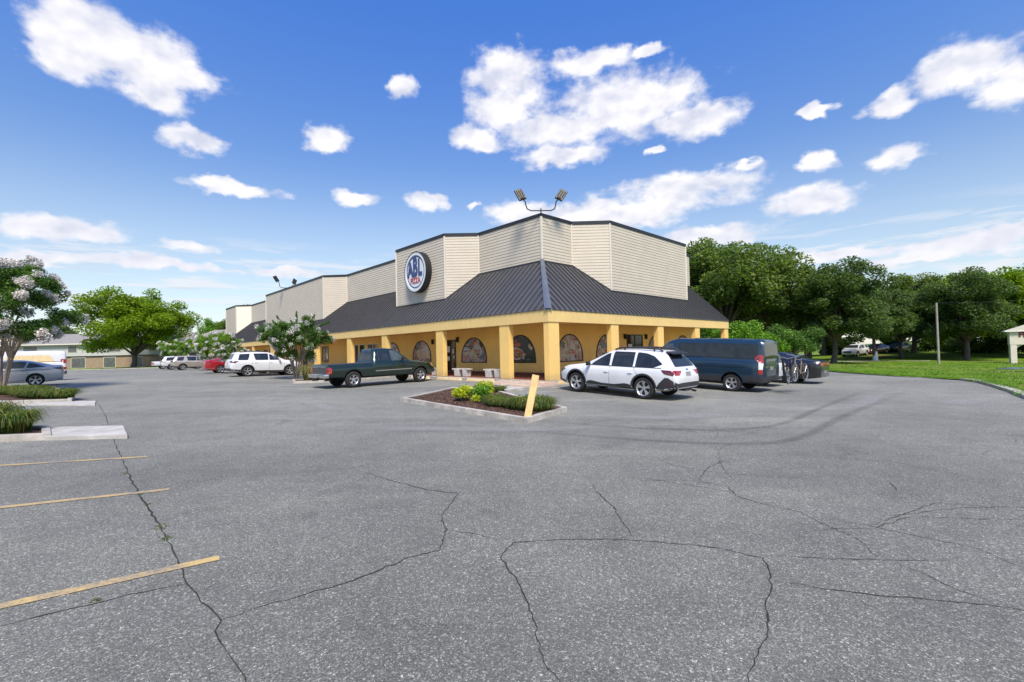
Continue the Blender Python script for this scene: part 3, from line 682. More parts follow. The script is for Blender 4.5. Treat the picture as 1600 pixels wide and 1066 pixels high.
# ------------------------------------------------------------------ walkway, ramp, islands
def wk(zz): return lambda x, y: zz
W0 = -.16
mb = MB()
mb.prism([bw(W0, W0), bw(22.2, W0), bw(22.2, 3.0), bw(3.0, 3.0), bw(3.0, 74), bw(W0, 74)], -.1, .238)
walk = tag(mb.build('walkway', MAT['stop'] if 0 else MAT['concrete'], bevel=.01), kind='structure')
mb = MB(); mb.prism([bw(.22, .22), bw(22.1, .22), bw(22.1, 3.02), bw(3.02, 3.02), bw(3.02, 73.9), bw(.22, 73.9)], .2, .25)
fl = mb.build('walkway_tiles', MAT['redfloor'], walk)
# brick apron between the ramp and the arcade: pavers one by one
ap = tag(MB().prism([bw(-.17, -.2), bw(-.17, 3.3), bw(-1.9, 2.6), bw(-2.4, .35), bw(-2.2, -1.2), bw(-.2, -1.3)], -.05, lambda x, y: G(x, y) + .035).build('paved_apron', MAT['concrete']), kind='structure')
tile_me = [MB().box((0, 0, 0), (.19, .39, .03)).mesh('paver', MAT[k]) for k in ('brick', 'brick2', 'brick3')]
rr = random.Random(5)
for i in range(11):
    for j in range(9):
        b, a = -.32 - .205 * i - (.1 if 0 else 0), -1.0 + .41 * j + (.2 if i % 2 else 0)
        if a > 3.1 - (-.17 - b) * .4 or a < -1.05 or (b < -2.2): continue
        x, y = bw(b, a)
        o = mesh_obj('paver', rr.choice(tile_me), ap, (x, y, G(x, y) + .042 + rr.uniform(-.004, .004))); o.rotation_euler = (rr.uniform(-.01, .01), rr.uniform(-.01, .01), BROT)
# ramp
rp = [bw(-2.35, -.95), bw(-2.35, .25), bw(-4.3, .15), bw(-4.3, -1.05)]
tag(sheet('concrete_ramp', rp, MAT['slab'], .03, step=.6), kind='structure')
for s_, q in ((1, [bw(-2.2, .3), bw(-4.3, .2)]), (-1, [bw(-2.2, -.98), bw(-4.3, -1.1)])):
    tag(kerb('ramp_kerb', q, .14, .10, MAT['concrete'], side=s_ * -1), kind='structure')
def island(name, uvpts, wk_=.16, h=.13, soil='mulch', soil_dz=.085, world=False):
    P = uvpts if world else [bw(b, a) for b, a in uvpts]
    ar = sum(P[i][0] * P[(i + 1) % len(P)][1] - P[(i + 1) % len(P)][0] * P[i][1] for i in range(len(P)))
    if ar < 0: P = P[::-1]
    o = tag(kerb('island_kerb', P, wk_, h, MAT['concrete'], closed=True), kind='structure')
    c = sum((Vector(p) for p in P), Vector((0, 0))) / len(P)
    Q = [tuple(Vector(p) + (c - Vector(p)).normalized() * wk_ * .6) for p in P]
    def zs(x, y):
        return G(x, y) + soil_dz + .015 * sin(7 * x) * sin(6 * y)
    tag(sheet('planting_bed', Q, MAT[soil], 0, step=.25 if not world else .4, zf=zs), kind='structure')
    return P
# island in front of the corner: (R, L)
ISL = [(-7.95, -.13), (-8.42, -6.75), (-6.1, -6.07), (-4.25, -1.3), (-4.25, 1.75)]
island('planting_island', ISL)
# mulch chips
def chips(P, n, zf, mat, size=.05, name='mulch_chips'):
    X = [p[0] for p in P]; Y = [p[1] for p in P]; pts = []
    while len(pts) < n:
        x, y = random.uniform(min(X), max(X)), random.uniform(min(Y), max(Y)); ins = False
        for i in range(len(P)):
            (x1, y1), (x2, y2) = P[i], P[i - 1]
            if (y1 > y) != (y2 > y) and x < (x2 - x1) * (y - y1) / (y2 - y1) + x1: ins = not ins
        if ins: pts.append((x, y, zf(x, y) + random.uniform(.0, .02)))
    me = quads_mesh(name, leaf_quads(np.array(pts), size, .35, .6), [mat]); return mesh_obj(name, me)
c_ = Vector(bw(-6.2, -2.6)); IP = [bw(b, a) for b, a in ISL]; IQ = [tuple(Vector(p) + (c_ - Vector(p)).normalized() * .2) for p in IP]
MAT['chip'] = leafmat('bark_chip', [(.030, .015, .010), (.075, .038, .026), (.13, .075, .05), (.20, .14, .10)], .0)
tag(chips(IQ, 9000, lambda x, y: G(x, y) + .09, MAT['chip']), 'brown bark mulch chips in the bed before the corner', 'mulch', kind='stuff')
# left islands with their flat concrete tips
P1 = [(-9.25, 9.35), (-10.48, 10.35), (-14.5, 13.2), (-17.5, 11.0), (-12.5, 6.9)]
P1 = [(-9.3, 9.25), (-10.5, 10.4), (-15.2, 10.1), (-14.1, 8.35)]
island('i', P1, world=True, soil='mulch')
P2 = [(-15.75, 16.35), (-16.75, 17.5), (-23.2, 23.2), (-26.8, 20.3), (-18.6, 15.75)]
island('i', P2, world=True, soil='mulch')
def slab(pts, h):
    o = tag(MB().prism(pts, lambda x, y: G(x, y) - .1, lambda x, y: G(x, y) + h).build('concrete_slab', MAT['slab'], bevel=.01), kind='structure'); return o
slab([(-9.42, 9.20), (-7.87, 9.33), (-8.97, 10.52), (-10.55, 10.42)], .085)
slab([(-16.9, 15.5), (-13.95, 15.27), (-15.1, 16.55), (-15.85, 16.32)], .05)
# island with the myrtle beside the white suv (left car row)
P3 = [(-13.54, 24.11), (-15.6, 26.2), (-16.1, 28.6), (-15.0, 31.4), (-11.9, 34.4), (-10.6, 32.9), (-11.9, 28.2)]
P3 = [bw(-7.35, 12.4), bw(-6.7, 14.5), bw(-1.3, 14.9), bw(-1.2, 12.6), bw(-5.9, 11.9)]
island('i', P3, world=True, soil='mulch')
P4 = [bw(-6.9, 25.5), bw(-6.3, 27.2), bw(-1.4, 27.4), bw(-1.4, 25.3)]
island('i', P4, world=True, soil='mulch')

GI = lambda x, y: G(x, y) + .09
def tuft(name, x, y, r, h, n, mat, label, cat='grass clump', group=None, w=.014, lean=.75, zf=GI):
    o = blades(name, [(0, 0, r)], n, h, w, [MAT[mat]], lean=lean, zf=lambda a, b: 0.)
    o.location = (x, y, zf(x, y)); tag(o, label, cat, group); return o
rr = random.Random(9)
# near-left clumps
t0 = tuft('grass_clump', -10.75, 9.72, .36, .50, 1100, 'liriope', 'arching grass clump on the near left island, beside its pale concrete tip', w=.018)
def tcopy(o, x, y, s, rz, label, group=None, zf=GI, sz=1.):
    c = o.copy(); COL.objects.link(c); c.location = (x, y, zf(x, y)); c.scale = (s, s, s * sz); c.rotation_euler = (0, 0, rz); c['label'] = label
    if group: c['group'] = group
    return c
for k, (x, y, s) in enumerate([(-11.2, 9.35, 1.1), (-11.7, 9.95, 1.25), (-12.25, 9.4, 1.2), (-12.8, 9.9, 1.3)]):
    tcopy(t0, x, y, s, k * 1.3, '%s arching grass clump left of the one by the pale concrete tip' % ['next', 'second', 'third', 'fourth'][k], 'grass clumps along the near left island')
rr = random.Random(19)
k = 0
for i in range(12):
    f = i / 11; x = -16.9 - f * 4.6 + rr.uniform(-.2, .2); y = 16.95 + f * 2.6 + rr.uniform(-.2, .2)
    tcopy(t0, x, y, rr.uniform(.85, 1.05), rr.uniform(0, 6), '%s low grass clump from the front under the left myrtle tree' % ['first', 'second', 'third', 'fourth', 'fifth', 'sixth', 'seventh', 'eighth', 'ninth', 'tenth', 'eleventh', 'twelfth'][i], 'grass clumps under the left myrtle', sz=.8)
# clumps behind the leaning plank
ORD = ['first', 'second', 'third', 'fourth', 'fifth', 'sixth', 'seventh', 'eighth', 'ninth', 'tenth', 'eleventh', 'twelfth']
for i in range(10):
    b, a = -6.95 + rr.uniform(-.08, .08), -5.80 + i * .27
    if i > 7: b += .25 * (i - 7)
    x, y = bw(b, a)
    tcopy(t0, x, y, (.84 if i < 3 else .66) + rr.uniform(-.06, .06), rr.uniform(0, 6), '%s dark green grass clump from the right in the row behind the leaning plank' % ORD[i], 'grass clumps in the corner island', sz=.9 if i < 3 else .8)
for i in range(2):
    x, y = bw(-4.55 + .3 * i, -.8 - .35 * i); tcopy(t0, x, y, .55, i, ('grass tuft beside the concrete ramp at the back of the corner island', 'second grass tuft behind the green bush by the ramp')[i], sz=.8)
# yellow and green bushes
def bush(name, x, y, r, h, n, mats, label, size=.06):
    cl = [(rr.uniform(-r, r) * .7, rr.uniform(-r, r) * .7, h * rr.uniform(.35, .85), r * rr.uniform(.35, .55)) for _ in range(16)]
    P, i = clump_points(cl, n, .45); P[:, 2] = np.maximum(P[:, 2], .03)
    root = thing(name, (x, y, GI(x, y)), 0, label, 'shrub')
    mesh_obj('foliage', quads_mesh(name + '_leaves', leaf_quads(P, size, .55), [MAT[mats]]), root)
    mb = MB()
    for c in cl[:7]: mb.tube([(0, 0, -.05), (c[0] * .4, c[1] * .4, c[2] * .5), c[:3]], [.018, .012, .005], 5)
    mb.build('stem', MAT['bark'], root, smooth=1.)
    return root
x, y = bw(-7.0, -2.45); bush('shrub', x, y, .36, .50, 1500, 'gold', 'yellow leaved bush, the left one in the corner island', .07)
x, y = bw(-6.6, -2.0); bush('shrub', x, y, .30, .42, 900, 'greenshrub', 'small green bush behind the left yellow bush', .08)
x, y = bw(-5.75, -2.0); bush('shrub', x, y, .34, .56, 1500, 'gold', 'taller yellow topped bush at the back of the corner island', .07)
x, y = bw(-6.35, -2.6); bush('shrub', x, y, .40, .46, 1700, 'greenshrub', 'plain green bush between the two yellow bushes', .08)
x, y = bw(-6.95, -3.05); bush('shrub', x, y, .18, .22, 420, 'gold', 'smallest low yellow bush at the front of the mulch', .06)
# leaning plank
pk = MB(); x, y = bw(-7.85, -6.1); 
q0 = Vector((.27, 11.02, GI(.27, 11.02) - .25)); q1 = Vector((.56, 11.15, GI(.3, 11) + 1.02))
d = (q1 - q0).normalized(); sx = Vector((.86, .1, 0)); sx = (sx - d * sx.dot(d)).normalized(); sy = d.cross(sx)
hw, ht = .085, .02
pk.hexa([q0 - sx * hw - sy * ht, q0 + sx * hw - sy * ht, q0 + sx * hw + sy * ht, q0 - sx * hw + sy * ht], [q1 - sx * hw - sy * ht, q1 + sx * hw - sy * ht, q1 + sx * hw + sy * ht, q1 - sx * hw + sy * ht])
tag(pk.build('leaning_plank', MAT['plank'], bevel=.005), 'yellow painted wooden plank leaning at the tip of the corner island', 'plank')
# grasses by the parked suv
tg = tuft('grass_clump', *bw(-6.1, 13.2), .35, .95, 800, 'drygrass', 'tall straw coloured grass at the tip of the island beside the white suv', w=.016, lean=.6)
for k, (b, a, s) in enumerate([(-5.2, 13.7, .95), (-4.2, 13.5, .8), (-3.2, 13.9, .7), (-2.3, 13.4, .7), (-1.7, 14.1, .6), (-4.8, 12.7, .7), (-3.6, 12.8, .6)]):
    tcopy(tg, *bw(b, a), s, k, 'straw coloured grass clump under the middle myrtle tree, %s from the tip' % ['second', 'third', 'fourth', 'fifth', 'sixth', 'seventh', 'eighth'][k], 'dry grass clumps under the middle myrtle')
for k, (b, a, s) in enumerate([(-6.3, 26.4, .9), (-5.2, 26.0, .8), (-4.2, 26.7, .8)]):
    tcopy(tg, *bw(b, a), s, k, '%s yellow grass clump in the island behind the red saloon' % ['front', 'middle', 'back'][k], 'grass clumps in the far island')
# wheel stops
def stop(x, y, rz, L_, mat, label):
    mb = MB(); h = .13; w = .17
    mb.hexa([(-L_ / 2, -w / 2, 0), (L_ / 2, -w / 2, 0), (L_ / 2, w / 2, 0), (-L_ / 2, w / 2, 0)], [(-L_ / 2 + .06, -w / 2 + .03, h), (L_ / 2 - .06, -w / 2 + .03, h), (L_ / 2 - .06, w / 2 - .03, h), (-L_ / 2 + .06, w / 2 - .03, h)])
    o = mb.build('wheel_stop', MAT[mat], bevel=.012); o.location = (x, y, G(x, y) - .005); o.rotation_euler = (0, 0, rz); tag(o, label, 'wheel stop'); return o
aL = BROT + pi / 2
x, y = bw(-.95, 6.65); stop(x, y, aL, 2.2, 'palestop', 'pale yellow wheel stop under the middle bench, nearest the truck')
x, y = bw(-.95, 3.95); stop(x, y, aL, 2.15, 'palestop', 'pale yellow wheel stop behind the yellow bushes')
x, y = bw(-.95, 9.6); stop(x, y, aL, 1.9, 'palestop', 'pale wheel stop hidden behind the front wheel of the dark green truck')
x, y = bw(.45, -.95); stop(x, y, BROT, 1.9, 'stop', 'deep yellow wheel stop in front of the white wagon')
x, y = bw(3.9, -.95); stop(x, y, BROT, 1.9, 'stop', 'yellow wheel stop in front of the blue van')
# ------------------------------------------------------------------ the shopping building
SI, SO, ZE, ZB, ZT, ZI, ZO = 3.2116, 1.5615, 3.640, 3.030, 9.5095, 6.737, 5.145
NR, NL = 21.45, 73.0
BL = thing('shop_building', (CN.x, CN.y, 0), BROT, 'long single storey shop building with yellow arcade, dark seamed roof and cream siding', 'building')
def bld(mb, name, mats, parent=None, **k): return mb.build(name, mats, parent or BL, **k)
# local frame: x along R (into the depth on the right), y along L (to the left)
# fascia beams
bld(MB().prism([(0, 0), (NR, 0), (NR, .31), (.31, .31), (.31, NL), (0, NL)], ZB, ZE - .045), 'beam', MAT['beam'])
bld(MB().prism([(-.02, -.02), (NR + .02, -.02), (NR + .02, .31), (.31, .31), (.31, NL + .02), (-.02, NL + .02)], ZE - .043, ZE - .005), 'drip_edge', MAT['cap'])
bld(MB().prism([(.312, .312), (NR, .312), (NR, SI), (SI, SI), (SI, NL), (.312, NL)], ZB + .12, ZB + .16), 'soffit', MAT['wall'])
# columns
cw = .73; cd = .31
cme = MB().box((0, 0, 0), (cd, cw, ZB - .25 - .004)).mesh('column', MAT['yellow']); cme2 = MB().box((0, 0, 0), (cw, cd, ZB - .254)).mesh('column', MAT['yellow'])
for c in (cme, cme2):
    bm = bmesh.new(); bm.from_mesh(c); bmesh.ops.recalc_face_normals(bm, faces=bm.faces); bmesh.ops.bevel(bm, geom=bm.edges[:], offset=.012, segments=2, affect='EDGES'); bm.to_mesh(c); bm.free()
zc = (ZB - .004 + .25) / 2
mesh_obj('column', MB().prism([(.04, .04), (.80, .04), (.80, .35), (.35, .35), (.35, .31 + .04), (.04, .35)], .25, ZB - .003).mesh('column', MAT['yellow']), BL)
for a in (3.12, 8.95, 15.83, 21.7, 28.8, 35.3, 41.9, 49.4, 56.2, 62.8, 69.2): mesh_obj('column', cme, BL, (.04 + cd / 2, a, zc))
for b in (5.56, 10.66, 15.9, 21.05): mesh_obj('column', cme2, BL, (b, .04 + cd / 2, zc))
# shop walls
bld(MB().prism([(3.0, 3.0), (NR, 3.0), (NR, 40), (30, NL), (3.0, NL)][:3] + [(NR, NL), (3.0, NL)], .15, ZB + .13), 'wall', MAT['wall'])
bld(MB().prism([(2.97, 2.97), (NR + .01, 2.97), (NR + .01, 2.999), (2.999, 2.999), (2.999, NL), (2.97, NL)], .25, .42), 'skirting', MAT['redfloor'])
# upper wall core behind the siding
pathL = [(SI, SI), (SI, 8.8), (SO, 10.3), (SO, 16.55), (SI, 18.2), (SI, 28.9), (SO, 30.6), (SO, 49.1), (SI, 50.75), (SI, 62.3), (SO, 64.0), (SO, 70.3), (SI, 71.95), (SI, NL)]
pathR = [(SI, SI), (5.95, SI), (7.63, SO), (17.65, SO), (19.3, SI), (21.75, SI)]
core = [p for p in pathR[::1]] + [(21.75, NL)] + pathL[::-1][:-1]
bld(MB().prism(core, ZB + .25, ZT - .30), 'parapet_core', MAT['trim'])
# coping
def outline(path, outward, z0, z1, t0, t1):
    pass
def strip_wall(mb, path, side, z0, z1, o0, o1):
    """a band following the wall path, from offset o0 to o1 outside it"""
    P = [Vector(p) for p in path]; n = len(P); ofs = []
    for i in range(n):
        ns = []
        for a, b in ((i - 1, i), (i, i + 1)):
            if a < 0 or b >= n: continue
            d = (P[b] - P[a]).normalized(); ns.append(Vector((d.y, -d.x)) * side)
        m = sum(ns, Vector((0, 0))).normalized(); ofs.append(m / max(.4, m.dot(ns[0])))
    zf = lambda z, p: z(p) if callable(z) else z
    for i in range(n - 1):
        a, b = P[i], P[i + 1]
        c = [a + ofs[i] * o0, b + ofs[i + 1] * o0, b + ofs[i + 1] * o1, a + ofs[i] * o1]
        lo = [(v.x, v.y, zf(z0, q)) for v, q in zip(c, (a, b, b, a))]; hi = [(v.x, v.y, zf(z1, q)) for v, q in zip(c, (a, b, b, a))]
        mb.hexa(lo, hi)
full = pathL[::-1] + pathR[1:]
mb = MB(); strip_wall(mb, full, -1, ZT - .19, ZT, .055, -.25) if 0 else strip_wall(mb, full, 1, ZT - .19, ZT, .055, -.25); bld(mb, 'coping', MAT['cap'])
zroof = lambda p: ZE + (min(p[0], p[1]) if not hasattr(p, 'x') else min(p.x, p.y)) * (ZI - ZE) / SI
mb = MB(); strip_wall(mb, full, 1, lambda p: zroof(p) - .1, lambda p: zroof(p) + .085, .045, .0); bld(mb, 'flashing', MAT['cap'])
# siding, course by course
CH = .1815
def boards(p0, p1, z0, z1, mat='siding', joined=False, side=1):
    """lapped courses on the wall from p0 to p1 whose lower edge runs from z0 to z1"""
    a, b = Vector(p0), Vector(p1); L_ = (b - a).length; d = (b - a) / L_; n = Vector((d.y, -d.x)) * side
    zz = ZT - .19; J = MB(); z = zz
    m = max(z0, z1); lo = lambda t: z0 + (z1 - z0) * t + .085
    while z > min(z0, z1) + .03:
        zl = z - CH
        poly = [(0, zl), (1, zl), (1, z), (0, z)]; out = []
        for i in range(4):
            (t1, h1), (t2, h2) = poly[i], poly[(i + 1) % 4]; f1, f2 = h1 - lo(t1), h2 - lo(t2)
            if f1 >= 0: out.append((t1, h1))
            if f1 * f2 < 0:
                k = f1 / (f1 - f2); out.append((t1 + (t2 - t1) * k, h1 + (h2 - h1) * k))
        if len(out) >= 3:
            def P(t, h, o): v = a + d * (t * L_) + n * o; return (v.x, v.y, h)
            fr = [P(t, h, .006 + .017 * (z - h) / CH) for t, h in out]; bk = [P(t, h, .0) for t, h in out]; k = len(out)
            mb = J if joined else MB()
            mb.add(fr + bk, [tuple(range(k))] + [(i, k + i, k + (i + 1) % k, (i + 1) % k) for i in range(k)])
            if not joined: bld(mb, 'siding_board', MAT[mat])
        z = zl
    if joined and J.v: tag(bld(J, 'siding', MAT[mat]), kind='stuff')
trimm = MB()
for k in range(len(pathL) - 1):
    p, q = pathL[k], pathL[k + 1]
    boards(p, q, zroof(p), zroof(q), mat='siding_sunlit' if k == 9 else 'siding', joined=k >= 6, side=-1)
for k in range(len(pathR) - 1):
    p, q = pathR[k], pathR[k + 1]
    boards(p, q, zroof(p), zroof(q), joined=k == 3, side=1)
cm = []
for path in (pathL, pathR[1:]):
    for p in path[:-1]:
        z0 = zroof(p) + .09; m = MB().box((0, 0, (z0 + ZT - .19) / 2), (.10, .10, ZT - .19 - z0)); 
        off = (-.0, -.0)
        o = bld(m, 'corner_trim', MAT['trim']); o.location = (p[0] - .012, p[1] - .012, 0)
        o.rotation_euler = (0, 0, 0 if p == pathL[0] else pi / 8)
# roof panels, one per seam
PW = .41; sl = (ZI - ZE) / SI
def stop_(y, path, ax):
    """how far the roof runs up (distance from the eave plane) at position y along the facade"""
    v = SI
    for p, q in zip(path[:-1], path[1:]):
        a, b = p[ax], q[ax]
        if min(a, b) <= y <= max(a, b) and a != b:
            t = (y - a) / (b - a); v = p[1 - ax] + (q[1 - ax] - p[1 - ax]) * t
    return min(v, max(0., y))
def panels(N_, path, ax):
    y = 0.; k = 0
    while y < N_ - .01:
        y1 = min(y + PW, N_); s0, s1 = stop_(y + 1e-4, path, ax), stop_(y1 - 1e-4, path, ax)
        e = -.035; zf = lambda s: ZE + s * sl
        def P(s, yy, h): 
            # raised along the slope's normal
            nx = -sl / hypot(sl, 1) * h; nz_ = h / hypot(sl, 1)
            return (s + nx, yy, zf(s) + nz_) if ax == 1 else (yy, s + nx, zf(s) + nz_)
        e0 = e if y > .01 else e
        mb = MB()
        ya = max(y, -.07) if y > .01 else e
        base = [P(e, ya, 0), P(e, y1, 0), P(s1, y1, 0), P(s0, ya if y < .01 else y, 0)]; top = [P(e, ya, .012), P(e, y1, .012), P(s1, y1, .012), P(s0, ya if y < .01 else y, .012)]
        mb.hexa(base, top)
        sa, sb = (s0, s0 + (s1 - s0) * .08)
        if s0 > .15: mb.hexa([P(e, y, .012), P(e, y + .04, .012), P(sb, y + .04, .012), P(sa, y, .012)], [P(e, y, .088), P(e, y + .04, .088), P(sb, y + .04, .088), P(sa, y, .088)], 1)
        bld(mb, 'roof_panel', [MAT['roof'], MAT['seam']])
        y = y1; k += 1
panels(NL, pathL, 1); panels(NR, pathR, 0)
mb = MB(); z = lambda s, h: ZE + s * sl + h
e = -.1; w_ = .13
mb.hexa([(e - .0, e + w_ * 2, z(e, .02)), (e + w_ * 2, e, z(e, .02)), (SI + w_ * .2, SI - w_, z(SI - .1, .10)), (SI - w_, SI + w_ * .2, z(SI - .1, .10))],
        [(e, e + w_ * 2, z(e, .13)), (e + w_ * 2, e, z(e, .13)), (SI + w_ * .2, SI - w_, z(SI - .1, .22)), (SI - w_, SI + w_ * .2, z(SI - .1, .22))])
mb.add([(e, e, z(e, .10)), (e, e + w_ * 2, z(e, .132)), (e + w_ * 2, e, z(e, .132)), (SI, SI, z(SI, .19)), (SI - w_, SI + w_ * .2, z(SI - .1, .222)), (SI + w_ * .2, SI - w_, z(SI - .1, .222))], [(0, 1, 4, 3), (0, 3, 5, 2)])
bld(mb, 'ridge_cap', MAT['hip'])
bld(MB().add([(NR + .02, -.02, ZE - .02), (NR + .02, SI, ZE - .02), (NR + .02, SI, ZI), (NR - .02, -.02, ZE - .02), (NR - .02, SI, ZE - .02), (NR - .02, SI, ZI)], [(0, 1, 2), (5, 4, 3), (0, 2, 5, 3), (0, 3, 4, 1)]), 'gable_panel', MAT['trim'])

for n_, c_ in dict(plate=(.46, .45, .46), crust=(.42, .26, .12), sauce=(.36, .10, .05), cheese=(.55, .44, .28), red=(.38, .06, .04), green=(.08, .13, .05), dark=(.03, .03, .035), blue=(.14, .16, .19)).items(): MAT['pr_' + n_] = simple('print_' + n_, c_, .25, var=.22, scale=9)
# windows, doors, lanterns under the arcade. face 'L': plane x=3; face 'R': plane y=3
def on(face, u, z, o):  # point on the shop wall, o metres out of it
    return (3.0 - o, u, z) if face == 'L' else (u, 3.0 - o, z)
def arch(face, uc, hw, z0, zspr, ztop, seed, dark=False):
    f = foodprint('window_print_%d' % seed, seed, dark)
    def prof(k, sc):
        pts = [(uc - hw * sc, z0 + (0 if sc == 1 else .06)), (uc + hw * sc, z0 + (0 if sc == 1 else .06))]
        for i in range(k + 1):
            t = pi * i / k; pts.append((uc + hw * sc * cos(t), zspr + (ztop - zspr - (0 if sc == 1 else .06)) * sin(t)))
        return pts
    A, B = prof(16, 1), prof(16, .94); n = len(A)
    mb = MB(); vs = [on(face, u, z, .035) for u, z in A] + [on(face, u, z, .035) for u, z in B] + [on(face, u, z, .0) for u, z in A] + [on(face, u, z, .004) for u, z in B]
    fs = []
    for i in range(n):
        j = (i + 1) % n; fs += [(i, j, n + j, n + i), (2 * n + i, 2 * n + j, j, i), (n + i, n + j, 3 * n + j, 3 * n + i)]
    w = bld(mb.add(vs, fs), 'arched_window', MAT['black'])
    m2 = MB().add([on(face, u, z, .012) for u, z in B], [tuple(range(n))]); me = m2.mesh('printed_pane', f)
    mesh_obj('printed_pane', me, w)
    # the flat picture printed on the pane: platter, crust, topping and garnish shapes
    q = random.Random(seed * 17); pm = MB(); cols = [MAT['pr_plate'], MAT['pr_crust'], MAT['pr_sauce'], MAT['pr_cheese'], MAT['pr_red'], MAT['pr_green'], MAT['pr_dark'], MAT['pr_blue']]; lay = [.0135]
    def blob(cu, cz, rx, rz_, mi, k=13, jag=.12):
        lay[0] += .0004; ph = q.uniform(0, 6); pts = []
        for i in range(k):
            t = 2 * pi * i / k; r = 1 + q.uniform(-jag, jag); u = cu + rx * r * cos(t); z = cz + rz_ * r * sin(t)
            dz = max(0., z - zspr); lim = (hw * .92) * math.sqrt(max(.0, 1 - min(1, dz / (ztop - zspr - .07)) ** 2)); u = max(uc - lim, min(uc + lim, u)); z = max(z0 + .08, min(ztop - .09, z)); pts.append(on(face, u, z, lay[0]))
        pm.add(pts, [tuple(range(k))], mi)
    for i in range(7): blob(uc + q.uniform(-.9, .9), q.uniform(z0 + .2, ztop - .3), q.uniform(.2, .5), q.uniform(.12, .35), q.choice([6, 7, 6, 2] if dark else [0, 3, 6, 7, 0]), 11, .3)
    c0, c1 = uc + q.uniform(-.35, .35), z0 + q.uniform(.42, .62); R0 = q.uniform(.5, .68)
    blob(c0, c1, R0 * 1.15, R0 * .62, 0); blob(c0, c1, R0, R0 * .54, 1); blob(c0, c1, R0 * .86, R0 * .46, 2 if q.random() < .5 else 3)
    for i in range(16):
        t, r = q.uniform(0, 2 * pi), q.uniform(0, .8); blob(c0 + R0 * r * cos(t), c1 + R0 * .5 * r * sin(t), q.uniform(.05, .12), q.uniform(.03, .07), q.choice([4, 5, 3, 3, 4, 0]), 8, .2)
    for i in range(14): blob(uc + q.uniform(-.95, .95), q.uniform(z0 + .15, ztop - .2), q.uniform(.05, .16), q.uniform(.03, .12), q.choice([4, 5, 0, 1, 6, 3]), 8, .3)
    mesh_obj('printed_picture', pm.mesh('printed_picture', cols), w)
arch('L', 4.93, 1.25, .97, 1.25, 2.63, 1, True); arch('L', 9.30, 1.32, .97, 1.25, 2.63, 2); arch('L', 15.55, 1.28, 1.02, 1.3, 2.63, 3); arch('L', 19.95, 1.25, 1.0, 1.28, 2.62, 4)
arch('R', 5.24, 1.22, .97, 1.25, 2.62, 5); arch('R', 9.05, 1.22, .95, 1.25, 2.62, 6); arch('R', 15.4, 1.22, .97, 1.25, 2.62, 7); arch('R', 19.7, 1.22, .97, 1.25, 2.62, 8)
def framed(face, u0, u1, z0, z1, name, fr=.06, mat='black', glass='doorglass', bars=(), sill=None):
    mb = MB(); 
    def bx(a, b, c, d, o0, o1):
        P = [on(face, a, c, o0), on(face, b, c, o0), on(face, b, c, o1), on(face, a, c, o1)]; Q = [on(face, a, d, o0), on(face, b, d, o0), on(face, b, d, o1), on(face, a, d, o1)]; mb.hexa(P, Q)
    bx(u0, u0 + fr, z0, z1, .0, .045); bx(u1 - fr, u1, z0, z1, .0, .045); bx(u0 + fr, u1 - fr, z1 - fr, z1, .0, .044); bx(u0 + fr, u1 - fr, z0, z0 + fr, .0, .044)
    for k in bars: bx(k - fr * .4, k + fr * .4, z0 + fr, z1 - fr, .0, .04)
    w = bld(mb, name, MAT[mat])
    g = MB().add([on(face, u0 + fr, z0 + fr, .012), on(face, u1 - fr, z0 + fr, .012), on(face, u1 - fr, z1 - fr, .012), on(face, u0 + fr, z1 - fr, .012)], [(0, 1, 2, 3)]); mesh_obj('pane', g.mesh('pane', MAT[glass]), w)
    return w
dL = framed('L', 11.25, 12.5, .255, 2.55, 'glass_door', bars=(11.87,))
dR = framed('R', 11.4, 13.45, .255, 2.62, 'glass_door', bars=(12.42,))
# white door lettering blocks and round door logo
def decal(face, u, z, w, h, par, mat='signwhite', name='door_notice'):
    m = MB().add([on(face, u - w / 2, z - h / 2, .016), on(face, u + w / 2, z - h / 2, .016), on(face, u + w / 2, z + h / 2, .016), on(face, u - w / 2, z + h / 2, .016)], [(0, 1, 2, 3)]); mesh_obj(name, m.mesh(name, MAT[mat]), par)
for u, z, w, h in ((11.55, 1.75, .18, .28), (11.5, 1.35, .14, .16), (12.1, 1.9, .4, .42), (12.15, 1.25, .35, .3)): decal('L', u, z, w, h, dL)
for u, z, w, h in ((11.8, 1.75, .5, .42), (11.8, 1.3, .6, .25), (12.9, 1.35, .3, .2)): decal('R', u, z, w, h, dR)
# plain windows further along
for (a, b, n) in [(22.4, 24.4, 1), (24.95, 26.0, 0), (26.2, 26.95, 0), (33.2, 34.8, 1), (36.8, 38.6, 1), (39.2, 40.4, 0), (43.2, 45.2, 1), (46.2, 48.2, 1), (51, 53, 1), (54, 55.4, 0), (57.8, 59.8, 1), (60.4, 61.6, 0), (64.5, 66.5, 1), (67.4, 68.6, 0)]:
    framed('L', a, b, .95 if n else .255, 2.6, 'shop_window' if n else 'shop_door', mat='white' if a < 27 else 'darkmetal', bars=((a + b) / 2,) if n else (), glass='farglass' if n else 'doorglass')
def lantern(face, u, z):
    w = bld(MB().box(on(face, u, z, .10), (.16, .16, .22)), 'wall_lantern', MAT['black'], bevel=.02)
    mesh_obj('lantern_glass', MB().box(on(face, u, z - .15, .10), (.11, .11, .10)).mesh('lantern_glass', MAT['lamp']), w)
    mb = MB().box(on(face, u, z + .13, .06), (.2, .2, .05)); mesh_obj('bracket', mb.mesh('bracket', MAT['black']), w)
for f, u, z in (('L', 10.95, 2.55), ('L', 13.95, 2.5), ('R', 11.1, 2.5), ('R', 13.85, 2.5), ('L', 21.3, 2.5)): lantern(f, u, z)
